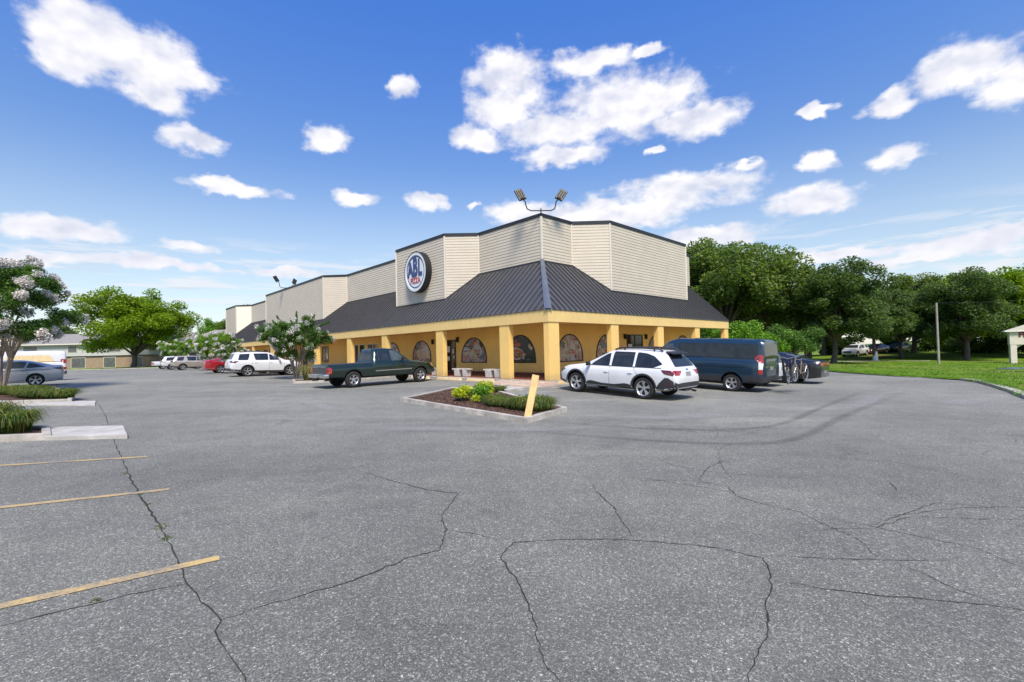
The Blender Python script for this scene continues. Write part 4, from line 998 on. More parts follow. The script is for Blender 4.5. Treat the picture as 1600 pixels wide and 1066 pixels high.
# round sign
SU, SZ, SR = 13.22, 7.33, 1.42
sg = thing('round_sign', (*bw(SO - .03, SU), SZ), BROT, 'round blue and white pizza sign in a black drum on the first projecting bay', 'sign')
def ring(r0, r1, x0, x1, mat, name, seg=56):
    mb = MB(); vs = []; 
    for k in range(seg):
        t = 2 * pi * k / seg; c, s_ = cos(t), sin(t); vs += [(x0, r0 * c, r0 * s_), (x0, r1 * c, r1 * s_), (x1, r1 * c, r1 * s_), (x1, r0 * c, r0 * s_)]
    fs = []
    for k in range(seg):
        a, b = 4 * k, 4 * ((k + 1) % seg)
        fs += [(a + i, a + (i + 1) % 4, b + (i + 1) % 4, b + i) for i in range(4)]
    return mb.add(vs, fs).build(name, mat, sg, smooth=.6)
def disc(r, x, mat, name, seg=56): return MB().add([(x, r * cos(2 * pi * k / seg), r * sin(2 * pi * k / seg)) for k in range(seg)], [tuple(range(seg))]).build(name, mat, sg, fix=False)
ring(SR - .06, SR, -.46, .0, MAT['black'], 'drum'); disc(SR - .05, -.40, MAT['signwhite'], 'face_panel')
ring(SR - .24, SR - .045, -.45, -.40, MAT['hip'] if 0 else MAT['signwhite'], 'rim'); ring(SR * .735, SR * .80, -.408, -.398, MAT['navy'], 'blue_ring')
# lettering: text plane faces -x (outward); its right is local -y
def TM(x, y, z): return Matrix.Translation((x, y, z)) @ Matrix(((0, 0, -1, 0), (-1, 0, 0, 0), (0, 1, 0, 0), (0, 0, 0, 1)))
for ch, yy, sx, sy, dz in (('A', .64, .68, .98, -.06), ('B', .02, .70, 1.28, .08), ('L', -.58, .66, 1.08, .0)):
    text_mesh(ch, 1.46, MAT['navy'], .012, 1, 'letter', sg, .06, TM(-.420, yy, .22 + dz) @ Matrix.Diagonal((sx, sy, 1, 1)))
text_mesh('PIZZA', .54, MAT['red'], .010, .86, 'small_letters', sg, .006, TM(-.422, .02, -.60))

# twin floodlights
def flood(b, a, label, rz, s=1.):
    x, y = bw(b, a); f = thing('twin_floodlight', (x, y, ZT), rz, label, 'floodlight')
    mb = MB(); mb.tube([(0, 0, -.05), (0, 0, .22)], .035 * s, 8); 
    for sgn in (-1, 1): mb.tube([(0, 0, .10), (sgn * .55, 0, .10), (sgn * .78, 0, .20), (sgn * .86, 0, .45), (sgn * .88, 0, .62), (sgn * .98, 0, .70)], .035 * s, 8)
    mb.build('arm', MAT['black'], f, smooth=.8)
    for sgn in (-1, 1):
        M = Matrix.Rotation(sgn * radians(24 if sgn < 0 else 34), 3, 'Y') @ Matrix.Rotation(radians(-18), 3, 'X') @ Matrix.Rotation(radians(-sgn * 12), 3, 'Z')
        c = Vector((sgn * 1.0, 0, .72)); mb = MB()
        B_ = lambda m, ctr, d: m.box(c + M @ Vector(ctr), d, 0, 0, M)
        B_(mb, (0, .0, .38), (.46, .12, .74)); B_(mb, (0, .09, .38), (.36, .08, .6)); h = mb.build('lamp_head', MAT['black'], f, bevel=.02)
        for i in range(3): mesh_obj('led_strip', B_(MB(), (-.13 + .13 * i, -.065, .42), (.055, .02, .46)).mesh('led_strip', MAT['lamp']), h)
        mesh_obj('sensor', B_(MB(), (0, -.07, .09), (.26, .03, .10)).mesh('sensor', MAT['lamp']), h)
flood(SI - .1, SI - .1, 'black twin floodlight standing on the tallest front corner of the parapet', radians(3))
flood(SO + .25, 42.3, 'small black twin floodlight on the parapet further left', radians(62))
# benches
def bench(b, a0, a1, label):
    x, y = bw(b, (a0 + a1) / 2); L_ = abs(a1 - a0); r = thing('concrete_bench', (x, y, .25), BROT + pi / 2, label, 'bench')
    n = 9; lo = []; hi = []
    vs = []
    for i in range(n):
        t = -1 + 2 * i / (n - 1); cy = -.10 * (1 - t * t); xx = t * L_ / 2
        vs += [(xx, cy - .19, .40), (xx, cy + .19, .40), (xx, cy + .19, .47), (xx, cy - .19, .47)]
    fs = [(0, 1, 2, 3)[::-1], tuple(4 * (n - 1) + k for k in range(4))]
    for i in range(n - 1): fs += [(4 * i + k, 4 * i + (k + 1) % 4, 4 * i + 4 + (k + 1) % 4, 4 * i + 4 + k) for k in range(4)]
    MB().add(vs, fs).build('seat', MAT['bench'], r, bevel=.008)
    for s_ in (-1, 1):
        xx = s_ * L_ * .27
        MB().hexa([(xx - .20, -.17, 0), (xx + .20, -.17, 0), (xx + .20, .13, 0), (xx - .20, .13, 0)], [(xx - .24, -.20, .398), (xx + .24, -.20, .398), (xx + .24, .14, .398), (xx - .24, .14, .398)]).build('leg', MAT['bench'], r, bevel=.02)
bench(.62, 10.6, 9.3, 'concrete bench partly hidden between the green truck and a yellow column')
bench(.55, 8.15, 6.65, 'curved concrete bench beside the shop door, left of the two in the open')
bench(.55, 5.25, 3.85, 'curved concrete bench next to the wide yellow column')
# ------------------------------------------------------------------ vehicles
# local frame: x forward, y left, z up; origin on the ground under the middle of the rear axle
def I(x, tab): return float(np.interp(x, [t[0] for t in tab], [t[1] for t in tab]))
def Is(x, tab, s=.07):
    return (I(x - s, tab) + 2 * I(x, tab) + I(x + s, tab)) / 4
def body_mesh(sp):
    keys = sorted(set([round(t[0], 3) for k in ('zt', 'zs', 'ws', 'wt') for t in sp[k]]))
    x0, x1 = keys[0], keys[-1]
    xs = sorted(set(keys + [round(v, 3) for v in np.arange(x0 + .05, x1, .11)]))
    ys = [xs[0]]
    for v in xs[1:]:
        if v - ys[-1] > .028 or v == xs[-1]: ys.append(v)
    xs = ys; rows = []; sm = sp.get('smooth', .05)
    for x in xs:
        e = min(x - x0, x1 - x); s = sm if e > .1 else 0.
        zt, zs, zb, ws, wt = Is(x, sp['zt'], s), Is(x, sp['zs'], s), Is(x, sp['zb'], s), Is(x, sp['ws'], s), Is(x, sp['wt'], s)
        h = zt - zs; wt = min(wt, ws - .02); cr = sp.get('crown', .03); tum = sp.get('belly', .02)
        hb = zs - zb
        rows.append([(0, zb), (ws - .12, zb), (ws - .03, zb + .05), (ws - .005 + tum * .2, zb + hb * .28), (ws + tum, zb + hb * .58), (ws + tum * .6, zb + hb * .82), (ws - .015, zs - .03), (ws - .05, zs + .005),
                     (ws - .05 + (wt - ws + .05) * .38, zs + h * .40), (ws - .05 + (wt - ws + .05) * .74, zs + h * .76), (wt - .015, zs + h * .93), (wt - .09, zt - .004 + cr * .3), (wt * .5, zt + cr * .8), (0, zt + cr)])
    n = len(rows[0]); vs = []; fs = []
    ring = lambda r: [(y, z) for y, z in r] + [(-y, z) for y, z in r[-2:0:-1]]
    m = len(ring(rows[0]))
    for x, r in zip(xs, rows): vs += [(x, y, z) for y, z in ring(r)]
    for i in range(len(xs) - 1):
        for k in range(m): fs.append((i * m + k, i * m + (k + 1) % m, (i + 1) * m + (k + 1) % m, (i + 1) * m + k))
    fs += [tuple(range(m - 1, -1, -1)), tuple(range((len(xs) - 1) * m, len(xs) * m))]
    me = bpy.data.meshes.new('body'); me.from_pydata(vs, [], fs)
    bm = bmesh.new(); bm.from_mesh(me); bmesh.ops.recalc_face_normals(bm, faces=bm.faces)
    for f in [f for f in bm.faces if len(f.verts) > 4]: 
        r = bmesh.ops.inset_region(bm, faces=[f], thickness=.03, depth=.012)
    bmesh.ops.triangulate(bm, faces=[f for f in bm.faces if len(f.verts) > 4]); bm.to_mesh(me); bm.free()
    return me
def cut_wheels(me, sp):
    o = bpy.data.objects.new('tmp', me); COL.objects.link(o)
    W = sp['w'] / 2; r = sp['arch']
    mb = MB()
    for x in (0, sp['wb']):
        for s in (-1, 1):
            y0, y1 = s * (W - .30), s * (W + .2)
            mb.lathe([(0, min(y0, y1)), (r, min(y0, y1)), (r, max(y0, y1)), (0, max(y0, y1))], (x, 0, sp['tyre'][0] + sp.get('lift', .02)), seg=36)
    cme = mb.mesh('cut', []); bm = bmesh.new(); bm.from_mesh(cme); bmesh.ops.remove_doubles(bm, verts=bm.verts, dist=1e-5); bmesh.ops.recalc_face_normals(bm, faces=bm.faces); bm.to_mesh(cme); bm.free()
    c = bpy.data.objects.new('cut', cme); COL.objects.link(c)
    md = o.modifiers.new('b', 'BOOLEAN'); md.object = c; md.operation = 'DIFFERENCE'; zlo = min(v.co.z for v in me.vertices) - .03
    for solver, selfi in (('EXACT', False), ('EXACT', True), ('FAST', False)):
        md.solver = solver; md.use_self = selfi
        dg = bpy.context.evaluated_depsgraph_get(); dg.update(); out = bpy.data.meshes.new_from_object(o.evaluated_get(dg))
        if min(v.co.z for v in out.vertices) > zlo and len(out.vertices) > len(me.vertices) * .6: break
    bpy.data.objects.remove(o); bpy.data.objects.remove(c)
    out.materials.clear(); out.materials.append(sp['paint']); out.materials.append(MAT['black'])
    zc = sp['tyre'][0] + sp.get('lift', .02)
    for p in out.polygons:
        cc = p.center
        ins = any(abs(hypot(cc.x - x, cc.z - zc) - r) < .02 or hypot(cc.x - x, cc.z - zc) < r for x in (0, sp['wb']))
        radial = ins and abs(cc.y) < W + .03 and (abs(p.normal.y) < .35 and any(abs(hypot(cc.x - x, cc.z - zc) - r) < .03 for x in (0, sp['wb'])) or abs(abs(cc.y) - (W - .30)) < .01)
        p.material_index = 1 if radial else 0
    out.name = 'body'
    smooth_mesh(out, radians(38)); return out
def patch(tree, poly, view, mat, name, parent, off=.006, step=.05, s=1, skirt=True):
    """a panel that follows the body: the outline is drawn in side (x,z), rear/front (y,z) or top (x,y) view and laid onto the surface"""
    X = [p[0] for p in poly]; Y = [p[1] for p in poly]
    bm = grid_poly(poly, np.arange(min(X) + step / 2, max(X), step), np.arange(min(Y) + step / 2, max(Y), step))
    bad = []; nrm = {}
    for v in bm.verts:
        a, b = v.co.x, v.co.y
        if view == 'side': o, d = Vector((a, s * 3, b)), Vector((0, -s, 0))
        elif view == 'rear': o, d = Vector((-6, a, b)), Vector((1, 0, 0))
        elif view == 'front': o, d = Vector((9, a, b)), Vector((-1, 0, 0))
        else: o, d = Vector((a, b, 5)), Vector((0, 0, -1))
        hit, n, i, dist = tree.ray_cast(o, d)
        if hit is None: bad.append(v); continue
        if n.dot(d) > 0: n = -n
        v.co = hit + n * off; nrm[v] = n
    if bad: bmesh.ops.delete(bm, geom=bad, context='VERTS')
    if not bm.faces: bm.free(); return None
    bmesh.ops.recalc_face_normals(bm, faces=bm.faces)
    f0 = max(bm.faces, key=lambda f: f.calc_area()); nn = nrm[f0.verts[0]]
    if f0.normal.dot(nn) < 0: bmesh.ops.reverse_faces(bm, faces=bm.faces[:])
    if skirt:
        be = [e for e in bm.edges if len(e.link_faces) == 1]
        ext = bmesh.ops.extrude_edge_only(bm, edges=be)
        for v in [g for g in ext['geom'] if isinstance(g, bmesh.types.BMVert)]:
            near = [e.other_vert(v) for e in v.link_edges if e.other_vert(v) in nrm]
            if near: v.co = v.co - nrm[near[0]] * (off + .006)
    me = bpy.data.meshes.new(name); bm.to_mesh(me); bm.free(); me.materials.append(mat); smooth_mesh(me, radians(40))
    return mesh_obj(name, me, parent)
def round_poly(P, r, n=3):
    out = []; m = len(P)
    for i in range(m):
        p, a, b = Vector(P[i]), Vector(P[i - 1]), Vector(P[(i + 1) % m]); da, db = (a - p), (b - p)
        ra, rb = min(r, da.length * .4), min(r, db.length * .4); p0, p1 = p + da.normalized() * ra, p + db.normalized() * rb
        for k in range(n + 1):
            t = k / n; out.append(tuple(p0 * (1 - t) ** 2 + p * 2 * t * (1 - t) + p1 * t * t))
    return out
def line_poly(a, b, w):
    a, b = Vector(a), Vector(b); d = (b - a).normalized(); n = Vector((-d.y, d.x)) * w / 2; return [tuple(a - n), tuple(b - n), tuple(b + n), tuple(a + n)]
def make_wheel(sp, spokes='ten'):
    r, w, rr_ = sp['tyre'][0], sp['tyre'][1], sp['tyre'][2]
    mb = MB(); h = w / 2
    mb.lathe([(rr_ - .01, -h * .8), (rr_ + .012, -h * .97), (rr_ + (r - rr_) * .5, -h * 1.03), (r - .022, -h * .9), (r - .004, -h * .7), (r, -h * .3), (r, h * .3), (r - .004, h * .7), (r - .022, h * .9), (rr_ + (r - rr_) * .5, h * 1.03), (rr_ + .012, h * .97), (rr_ - .01, h * .8), (rr_ - .03, 0), (rr_ - .01, -h * .8)], (0, 0, 0), seg=36)
    tyre = mb.mesh('tyre', MAT['rubber']); bm = bmesh.new(); bm.from_mesh(tyre); bmesh.ops.recalc_face_normals(bm, faces=bm.faces); bm.to_mesh(tyre); bm.free(); smooth_mesh(tyre, radians(50))
    mb = MB(); yo = h * .62
    mb.lathe([(rr_ - .028, h * .15), (rr_ - .020, h * .72), (rr_ + .004, h * .93), (rr_ + .004, h * .85), (rr_ - .012, h * .2)], (0, 0, 0), seg=36, mi=0)
    mb.lathe([(0, h * .10), (rr_ - .02, h * .10)], (0, 0, 0), seg=36, mi=1)
    mb.lathe([(0, yo + .012), (.055, yo + .012), (.068, yo - .01), (.075, h * .1)], (0, 0, 0), seg=20, mi=0)
    n, wid0, wid1, pair = dict(ten=(5, .030, .050, .30), five=(5, .045, .085, 0), steel=(8, .05, .055, 0), multi=(10, .020, .030, 0), star=(6, .035, .06, .0))[spokes]
    for k in range(n):
        for dt in ((-pair / 2, pair / 2) if pair else (0,)):
            t = 2 * pi * k / n + pi / 2; ca, sa = cos(t), sin(t); t1 = t + dt; cb, sb = cos(t1), sin(t1)
            a = Vector((ca * .05, 0, sa * .05)); b = Vector((cb * (rr_ - .012), 0, sb * (rr_ - .012))); d = (b - a).normalized(); q = Vector((-d.z, 0, d.x))
            def pt(p, ww, y): return p + q * ww / 2 + Vector((0, y, 0)), p - q * ww / 2 + Vector((0, y, 0))
            a0, a1 = pt(a, wid0, yo), pt(b, wid1, h * .84); b0, b1 = pt(a, wid0 * 1.2, yo - .04), pt(b, wid1 * 1.2, h * .84 - .05)
            mb.add([*a0, *a1, *b0, *b1], [(0, 1, 3, 2), (0, 2, 6, 4), (1, 5, 7, 3), (4, 6, 7, 5)])
    rim = mb.mesh('rim', [sp.get('rimmat', MAT['alloy']), MAT['black']]); bm = bmesh.new(); bm.from_mesh(rim); bmesh.ops.recalc_face_normals(bm, faces=bm.faces); bm.to_mesh(rim); bm.free(); smooth_mesh(rim, radians(35))
    return tyre, rim
def mirror_poly(P): return [(-a, b) for a, b in P][::-1]
def build_car(sp, name, loc, head, label, cat='car', group=None, scale=1.):
    """loc: ground point under the middle of the rear axle"""
    ca, sa = cos(head), sin(head); x, y = loc; wb = sp['wb'] * scale
    z0, z1 = G(x, y), G(x + ca * wb, y + sa * wb); pit = -atan2(z1 - z0, wb)
    root = thing(name, (x, y, z0), 0, label, cat, group, rot=(0, pit, head)); root.scale = (scale,) * 3
    key = sp['key']
    if key not in _BODY:
        raw = body_mesh(sp); cutm = cut_wheels(raw.copy(), sp)
        bm = bmesh.new(); bm.from_mesh(raw); tree = BVHTree.FromBMesh(bm); bm.free()
        _BODY[key] = (cutm, tree, make_wheel(sp, sp.get('spokes', 'ten')))
    bme, tree, (tyre, rim) = _BODY[key]
    if bme.materials[0] != sp['paint']: bme = bme.copy(); bme.materials[0] = sp['paint']
    body = mesh_obj('body', bme, root)
    tw = sp['w'] / 2 - sp['tyre'][1] / 2 - sp.get('wheel_in', .015)
    for xx in (0, sp['wb']):
        for s in (1, -1):
            t = mesh_obj('wheel', tyre, root, (xx, s * tw, sp['tyre'][0]))
            if s < 0: t.rotation_euler = (0, 0, pi)
            t.rotation_euler = (0, RNG.uniform(0, 1) * 0, 0 if s > 0 else pi)
            mesh_obj('rim', rim, t)
    def P(poly, view, mat, nm, par=None, **k): return patch(tree, poly, view, MAT[mat] if isinstance(mat, str) else mat, nm, par or root, **k)
    for nm, poly, mat in sp.get('side', []):
        for s in (1, -1): P(poly, 'side', mat, nm, s=s)
    for nm, a, b, w, mat in sp.get('side_lines', []):
        for s in (1, -1): P(line_poly(a, b, w), 'side', mat, nm, body, s=s, off=.0025 if nm == 'panel_gap' else .010, skirt=nm != 'panel_gap', step=.12)
    for nm, poly, mat in sp.get('rear', []):
        P(poly, 'rear', mat, nm)
    for nm, poly, mat in sp.get('rear2', []):
        P(poly, 'rear', mat, nm); P(mirror_poly(poly), 'rear', mat, nm)
    for nm, poly, mat in sp.get('front', []): P(poly, 'front', mat, nm)
    for nm, poly, mat in sp.get('front2', []):
        P(poly, 'front', mat, nm); P(mirror_poly(poly), 'front', mat, nm)
    for nm, poly, mat in sp.get('top', []): P(poly, 'top', mat, nm)
    # arch lips
    if sp.get('lip'):
        mat, dr = sp['lip']; zc = sp['tyre'][0] + sp.get('lift', .02); ra = sp['arch']
        for xx in (0, sp['wb']):
            for s in (1, -1):
                P([(xx + (ra + dr) * cos(t), zc + (ra + dr) * sin(t)) for t in np.linspace(-.28, pi + .28, 22)] + [(xx + (ra + .002) * cos(t), zc + (ra + .002) * sin(t)) for t in np.linspace(pi + .28, -.28, 22)], 'side', mat, 'arch_trim', s=s, off=.014, step=.3)
    # mirrors and handles
    mx, mz = sp['mirror']; W = I(mx, sp['ws'])
    for s in (1, -1):
        mb = MB(); mb.box((mx, s * (W + .10), mz), (.11, .20, .15), s * .12); mb.box((mx + .03, s * (W - .02), mz - .04), (.05, .14, .04))
        mb.build('wing_mirror', sp.get('mirmat', sp['paint']), root, bevel=.03, smooth=.8)
        for hx, hz in sp.get('handles', []):
            hit, n, i, d = tree.ray_cast(Vector((hx, s * 3, hz)), Vector((0, -s, 0)))
            if hit: MB().box((hx, hit.y + s * .018, hz), (.17, .028, .028)).build('door_handle', sp.get('handmat', sp['paint']), root, bevel=.01, smooth=.8)
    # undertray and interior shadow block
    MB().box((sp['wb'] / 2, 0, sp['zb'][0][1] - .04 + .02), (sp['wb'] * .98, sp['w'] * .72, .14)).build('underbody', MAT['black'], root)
    return root, tree, P
_BODY = {}
def gap(*a): return ('panel_gap', *a, .012, 'black')
PAINT = dict(white=paint('white_paintwork', (.64, .65, .66)), green=paint('dark_green_paintwork', (.004, .017, .011), 0.), blue=paint('blue_grey_paintwork', (.014, .040, .070), .35), silver=paint('silver_paintwork', (.44, .45, .47), .3),
             red=paint('red_paintwork', (.36, .010, .018), .2), tan=paint('champagne_paintwork', (.40, .36, .31), .45), black=paint('black_paintwork', (.010, .011, .014), .1), maroon=paint('maroon_paintwork', (.16, .025, .02)), palesilver=paint('pale_paintwork', (.62, .62, .62), .2))

# white wagon -----------------------------------------------------------------
wagon = dict(key='wagon', w=1.87, wb=2.745, tyre=(.365, .225, .245), arch=.415, paint=PAINT['white'], spokes='ten', mirror=(2.12, 1.08), mirmat=MAT['black'], crown=.025, belly=.018,
    zt=[(-1.10, .80), (-1.07, .93), (-1.0, 1.04), (-.66, 1.47), (-.56, 1.55), (-.40, 1.585), (.4, 1.61), (1.05, 1.60), (1.45, 1.55), (2.35, 1.09), (2.5, 1.055), (3.2, .97), (3.5, .90), (3.68, .80), (3.76, .66)],
    zs=[(-1.10, .78), (-1.0, 1.00), (-.7, 1.05), (-.2, 1.04), (1, .99), (2.3, .97), (3.0, .93), (3.5, .83), (3.76, .62)],
    zb=[(-1.10, .42), (-.8, .34), (-.5, .30), (3.2, .27), (3.5, .29), (3.76, .34)],
    ws=[(-1.10, .76), (-1.03, .84), (-.9, .885), (-.5, .92), (1, .935), (2.8, .93), (3.2, .90), (3.5, .80), (3.68, .66), (3.76, .54)],
    wt=[(-1.10, .70), (-1.0, .80), (-.66, .60), (-.5, .60), (.4, .64), (1.3, .64), (1.5, .64), (2.35, .80), (2.6, .82), (3.2, .76), (3.76, .45)],
    lip=('cladding', .055),
    side=[('side_window', round_poly([(1.34, 1.045), (1.37, 1.475), (1.53, 1.43), (2.0, 1.14), (2.10, 1.05)], .04), 'glass'),
          ('side_window', round_poly([(.42, 1.045), (.42, 1.53), (1.24, 1.53), (1.26, 1.045)], .05), 'glass'),
          ('side_window', round_poly([(-.62, 1.17), (-.28, 1.42), (.0, 1.50), (.33, 1.53), (.34, 1.045), (-.35, 1.06)], .05), 'glass'),
          ('sill_cladding', [(.34, .27), (.52, .46), (.7, .48), (1.1, .42), (1.6, .42), (2.05, .48), (2.22, .46), (2.38, .27)], 'cladding'),
          ('bumper_cladding', [(-1.13, .30), (-1.13, .58), (-1.0, .66), (-.86, .76), (-.74, .76), (-.56, .58), (-.46, .44), (-.46, .30)], 'cladding'),
          ('front_cladding', [(3.22, .24), (3.22, .38), (3.5, .44), (3.60, .62), (3.74, .62), (3.80, .24)], 'cladding'),
          ('tail_light', round_poly([(-1.06, .98), (-.95, .99), (-.60, 1.00), (-.72, .87), (-1.0, .82)], .02), 'darkred'),
          ('headlight', round_poly([(3.28, .83), (3.45, .86), (3.62, .74), (3.68, .66), (3.50, .72)], .02), 'darkmetal')],
    side_lines=[gap((1.30, .42), (1.30, 1.04)), gap((.22, .80), (.40, 1.04)), gap((.22, .80), (.45, .48)), gap((2.36, .60), (2.42, 1.0)), gap((2.30, .3), (2.36, .6)), ('window_trim', (-.60, 1.045), (2.24, 1.03), .02, 'black'), ('reflector', (-.88, .50), (-.88, .62), .05, 'darkred')],
    handles=[(.48, .84), (1.42, .83)],
    rear=[('rear_window', round_poly([(-.66, 1.10), (.66, 1.10), (.52, 1.50), (-.52, 1.50)], .06), 'glass'), ('bumper_cladding', [(-.86, .38), (.86, .38), (.84, .58), (.5, .60), (-.5, .60), (-.84, .58)], 'cladding'),
          ('number_plate', [(-.17, .80), (.17, .80), (.17, .94), (-.17, .94)], 'plate'), ('badge', round_poly([(-.08, .985), (.08, .985), (.08, 1.03), (-.08, 1.03)], .02), 'chrome')],
    rear2=[('tail_light', round_poly([(.44, .97), (.84, 1.0), (.82, .84), (.60, .84)], .02), 'redlight')],
    front=[('grille', round_poly([(-.45, .50), (.45, .50), (.5, .72), (-.5, .72)], .04), 'cladding'), ('windscreen', round_poly([(-.72, 1.13), (.72, 1.13), (.60, 1.49), (-.60, 1.49)], .05), 'glass')])
def at_wheel(px, head, sp, near, scale=1.):
    """root position from the ground contact of the near rear wheel"""
    n = Vector((-sin(head), cos(head))) * (1 if near == 'left' else -1); p = Vector(px) - n * (sp['w'] / 2 - .11) * scale; return (p.x, p.y)
HR = BROT + pi / 2            # nose towards the right-hand facade
HL = BROT                     # nose towards the left-hand facade
car, tree, P = build_car(wagon, 'parked_wagon', at_wheel((4.46, 15.62), HR, wagon, 'left', 1.04), HR + radians(.4), 'white estate car with black roof rails and black wheel arch trim', scale=1.04)
for s in (1, -1):
    mb = MB(); mb.tube([(-.50, s * .56, 1.585), (-.36, s * .565, 1.655), (.4, s * .58, 1.685), (1.05, s * .58, 1.665), (1.28, s * .57, 1.60)], .028, 8); mb.tube([(-.2, s * .57, 1.58), (-.2, s * .57, 1.66)], .03, 6); mb.tube([(.9, s * .58, 1.6), (.9, s * .58, 1.67)], .03, 6); mb.build('roof_rail', MAT['cladding'], car, smooth=.8)
MB().hexa([(-.86, -.55, 1.49), (-.60, -.57, 1.555), (-.60, .57, 1.555), (-.86, .55, 1.49)], [(-.84, -.54, 1.53), (-.58, -.56, 1.59), (-.58, .56, 1.59), (-.84, .54, 1.53)]).build('roof_spoiler', MAT['black'], car, bevel=.015)
MB().tube([(-1.02, -.45, .30), (-1.15, -.45, .29)], .035, 10).build('exhaust_pipe', MAT['darkmetal'], car)
MB().box((-1.0, 0, .36), (.22, .5, .07)).build('tow_bar', MAT['black'], car, bevel=.01)

# blue passenger van ----------------------------------------------------------
van = dict(key='van', w=2.06, wb=3.30, tyre=(.355, .22, .22), arch=.42, lift=.03, paint=PAINT['blue'], spokes='ten', mirror=(3.34, 1.32), mirmat=MAT['black'], crown=.03, belly=.02, smooth=.04,
    zt=[(-1.13, 1.50), (-1.12, 1.80), (-1.08, 2.00), (-1.0, 2.06), (0, 2.09), (2.4, 2.07), (2.75, 1.98), (3.60, 1.30), (3.72, 1.22), (4.10, 1.08), (4.28, .95), (4.36, .75)],
    zs=[(-1.13, 1.1), (-1.0, 1.28), (2.6, 1.30), (3.3, 1.24), (3.8, 1.08), (4.2, .92), (4.36, .70)],
    zb=[(-1.13, .42), (-.6, .38), (3.6, .30), (4.36, .34)],
    ws=[(-1.13, .94), (-1.05, 1.0), (-.8, 1.03), (3.2, 1.03), (3.7, .98), (4.05, .88), (4.28, .68), (4.36, .55)],
    wt=[(-1.13, .86), (-1.05, .86), (-.9, .88), (2.3, .88), (2.7, .84), (3.6, .84), (3.9, .80), (4.36, .50)],
    lip=(PAINT['blue'], .05),
    side=[('side_window', round_poly([(-.82, 1.36), (-.95, 1.50), (-.94, 1.86), (-.80, 1.92), (1.17, 1.93), (1.17, 1.36)], .06), 'glass'),
          ('side_window', round_poly([(1.20, 1.36), (1.20, 1.93), (2.28, 1.91), (2.28, 1.36)], .05), 'glass'),
          ('side_window', round_poly([(2.48, 1.36), (2.50, 1.88), (2.80, 1.84), (3.02, 1.66), (3.02, 1.36)], .06), 'glass2'),
          ('side_window', round_poly([(3.07, 1.36), (3.07, 1.62), (3.38, 1.36)], .03), 'glass2'),
          ('lower_cladding', [(.44, .38), (.44, .60), (2.84, .56), (2.84, .34)], 'cladding'),
          ('bumper_cladding', [(-1.15, .34), (-1.15, .66), (-.55, .66), (-.44, .50), (-.42, .38)], 'cladding'),
          ('tail_light', round_poly([(-1.12, 1.20), (-.98, 1.20), (-.96, 1.50), (-1.10, 1.50)], .03), 'redlight'), ('tail_light_lens', [(-1.12, .94), (-.99, .94), (-.98, 1.19), (-1.12, 1.19)], 'whitelight'), ('tail_light', round_poly([(-1.12, .78), (-1.0, .74), (-.98, .93), (-1.12, .93)], .02), 'redlight')],
    side_lines=[gap((2.40, .45), (2.40, 1.95)), gap((1.18, .55), (1.18, 1.34)), gap((3.42, .6), (3.42, 1.3)), gap((-.9, 1.22), (1.1, 1.22)), ('body_crease', (-.5, 1.0), (2.9, .98), .02, 'darkmetal'), ('window_trim', (-.9, 1.345), (2.3, 1.345), .02, 'black')],
    handles=[(2.52, 1.12)],
    rear=[('rear_window', round_poly([(-.80, 1.34), (.80, 1.34), (.72, 1.90), (-.72, 1.90)], .10), 'glass'), ('bumper_cladding', [(-.97, .40), (.97, .40), (.97, .66), (-.97, .66)], 'cladding'), ('number_plate', [(-.2, .90), (.2, .90), (.2, 1.04), (-.2, 1.04)], 'plate'), ('tailgate_badge', [(.38, 1.0), (.72, 1.0), (.72, 1.06), (.38, 1.06)], 'chrome')],
    rear2=[('tail_light', round_poly([(.93, 1.20), (.985, 1.20), (.95, 1.50), (.90, 1.50)], .01), 'redlight')],
    front=[('windscreen', round_poly([(-.78, 1.38), (.78, 1.38), (.70, 1.96), (-.70, 1.96)], .06), 'glass2')])
vloc = at_wheel((8.72, 18.25), HR, van, 'left')
car, tree, P = build_car(van, 'passenger_van', vloc, HR, 'blue low roof passenger van with dark windows and a bicycle rack behind', 'van')
for k in (-.8, -.2, .4, 1.0, 1.6): MB().box((k, 0, 2.115), (.05, 1.5, .02)).build('roof_rib', PAINT['blue'], car)

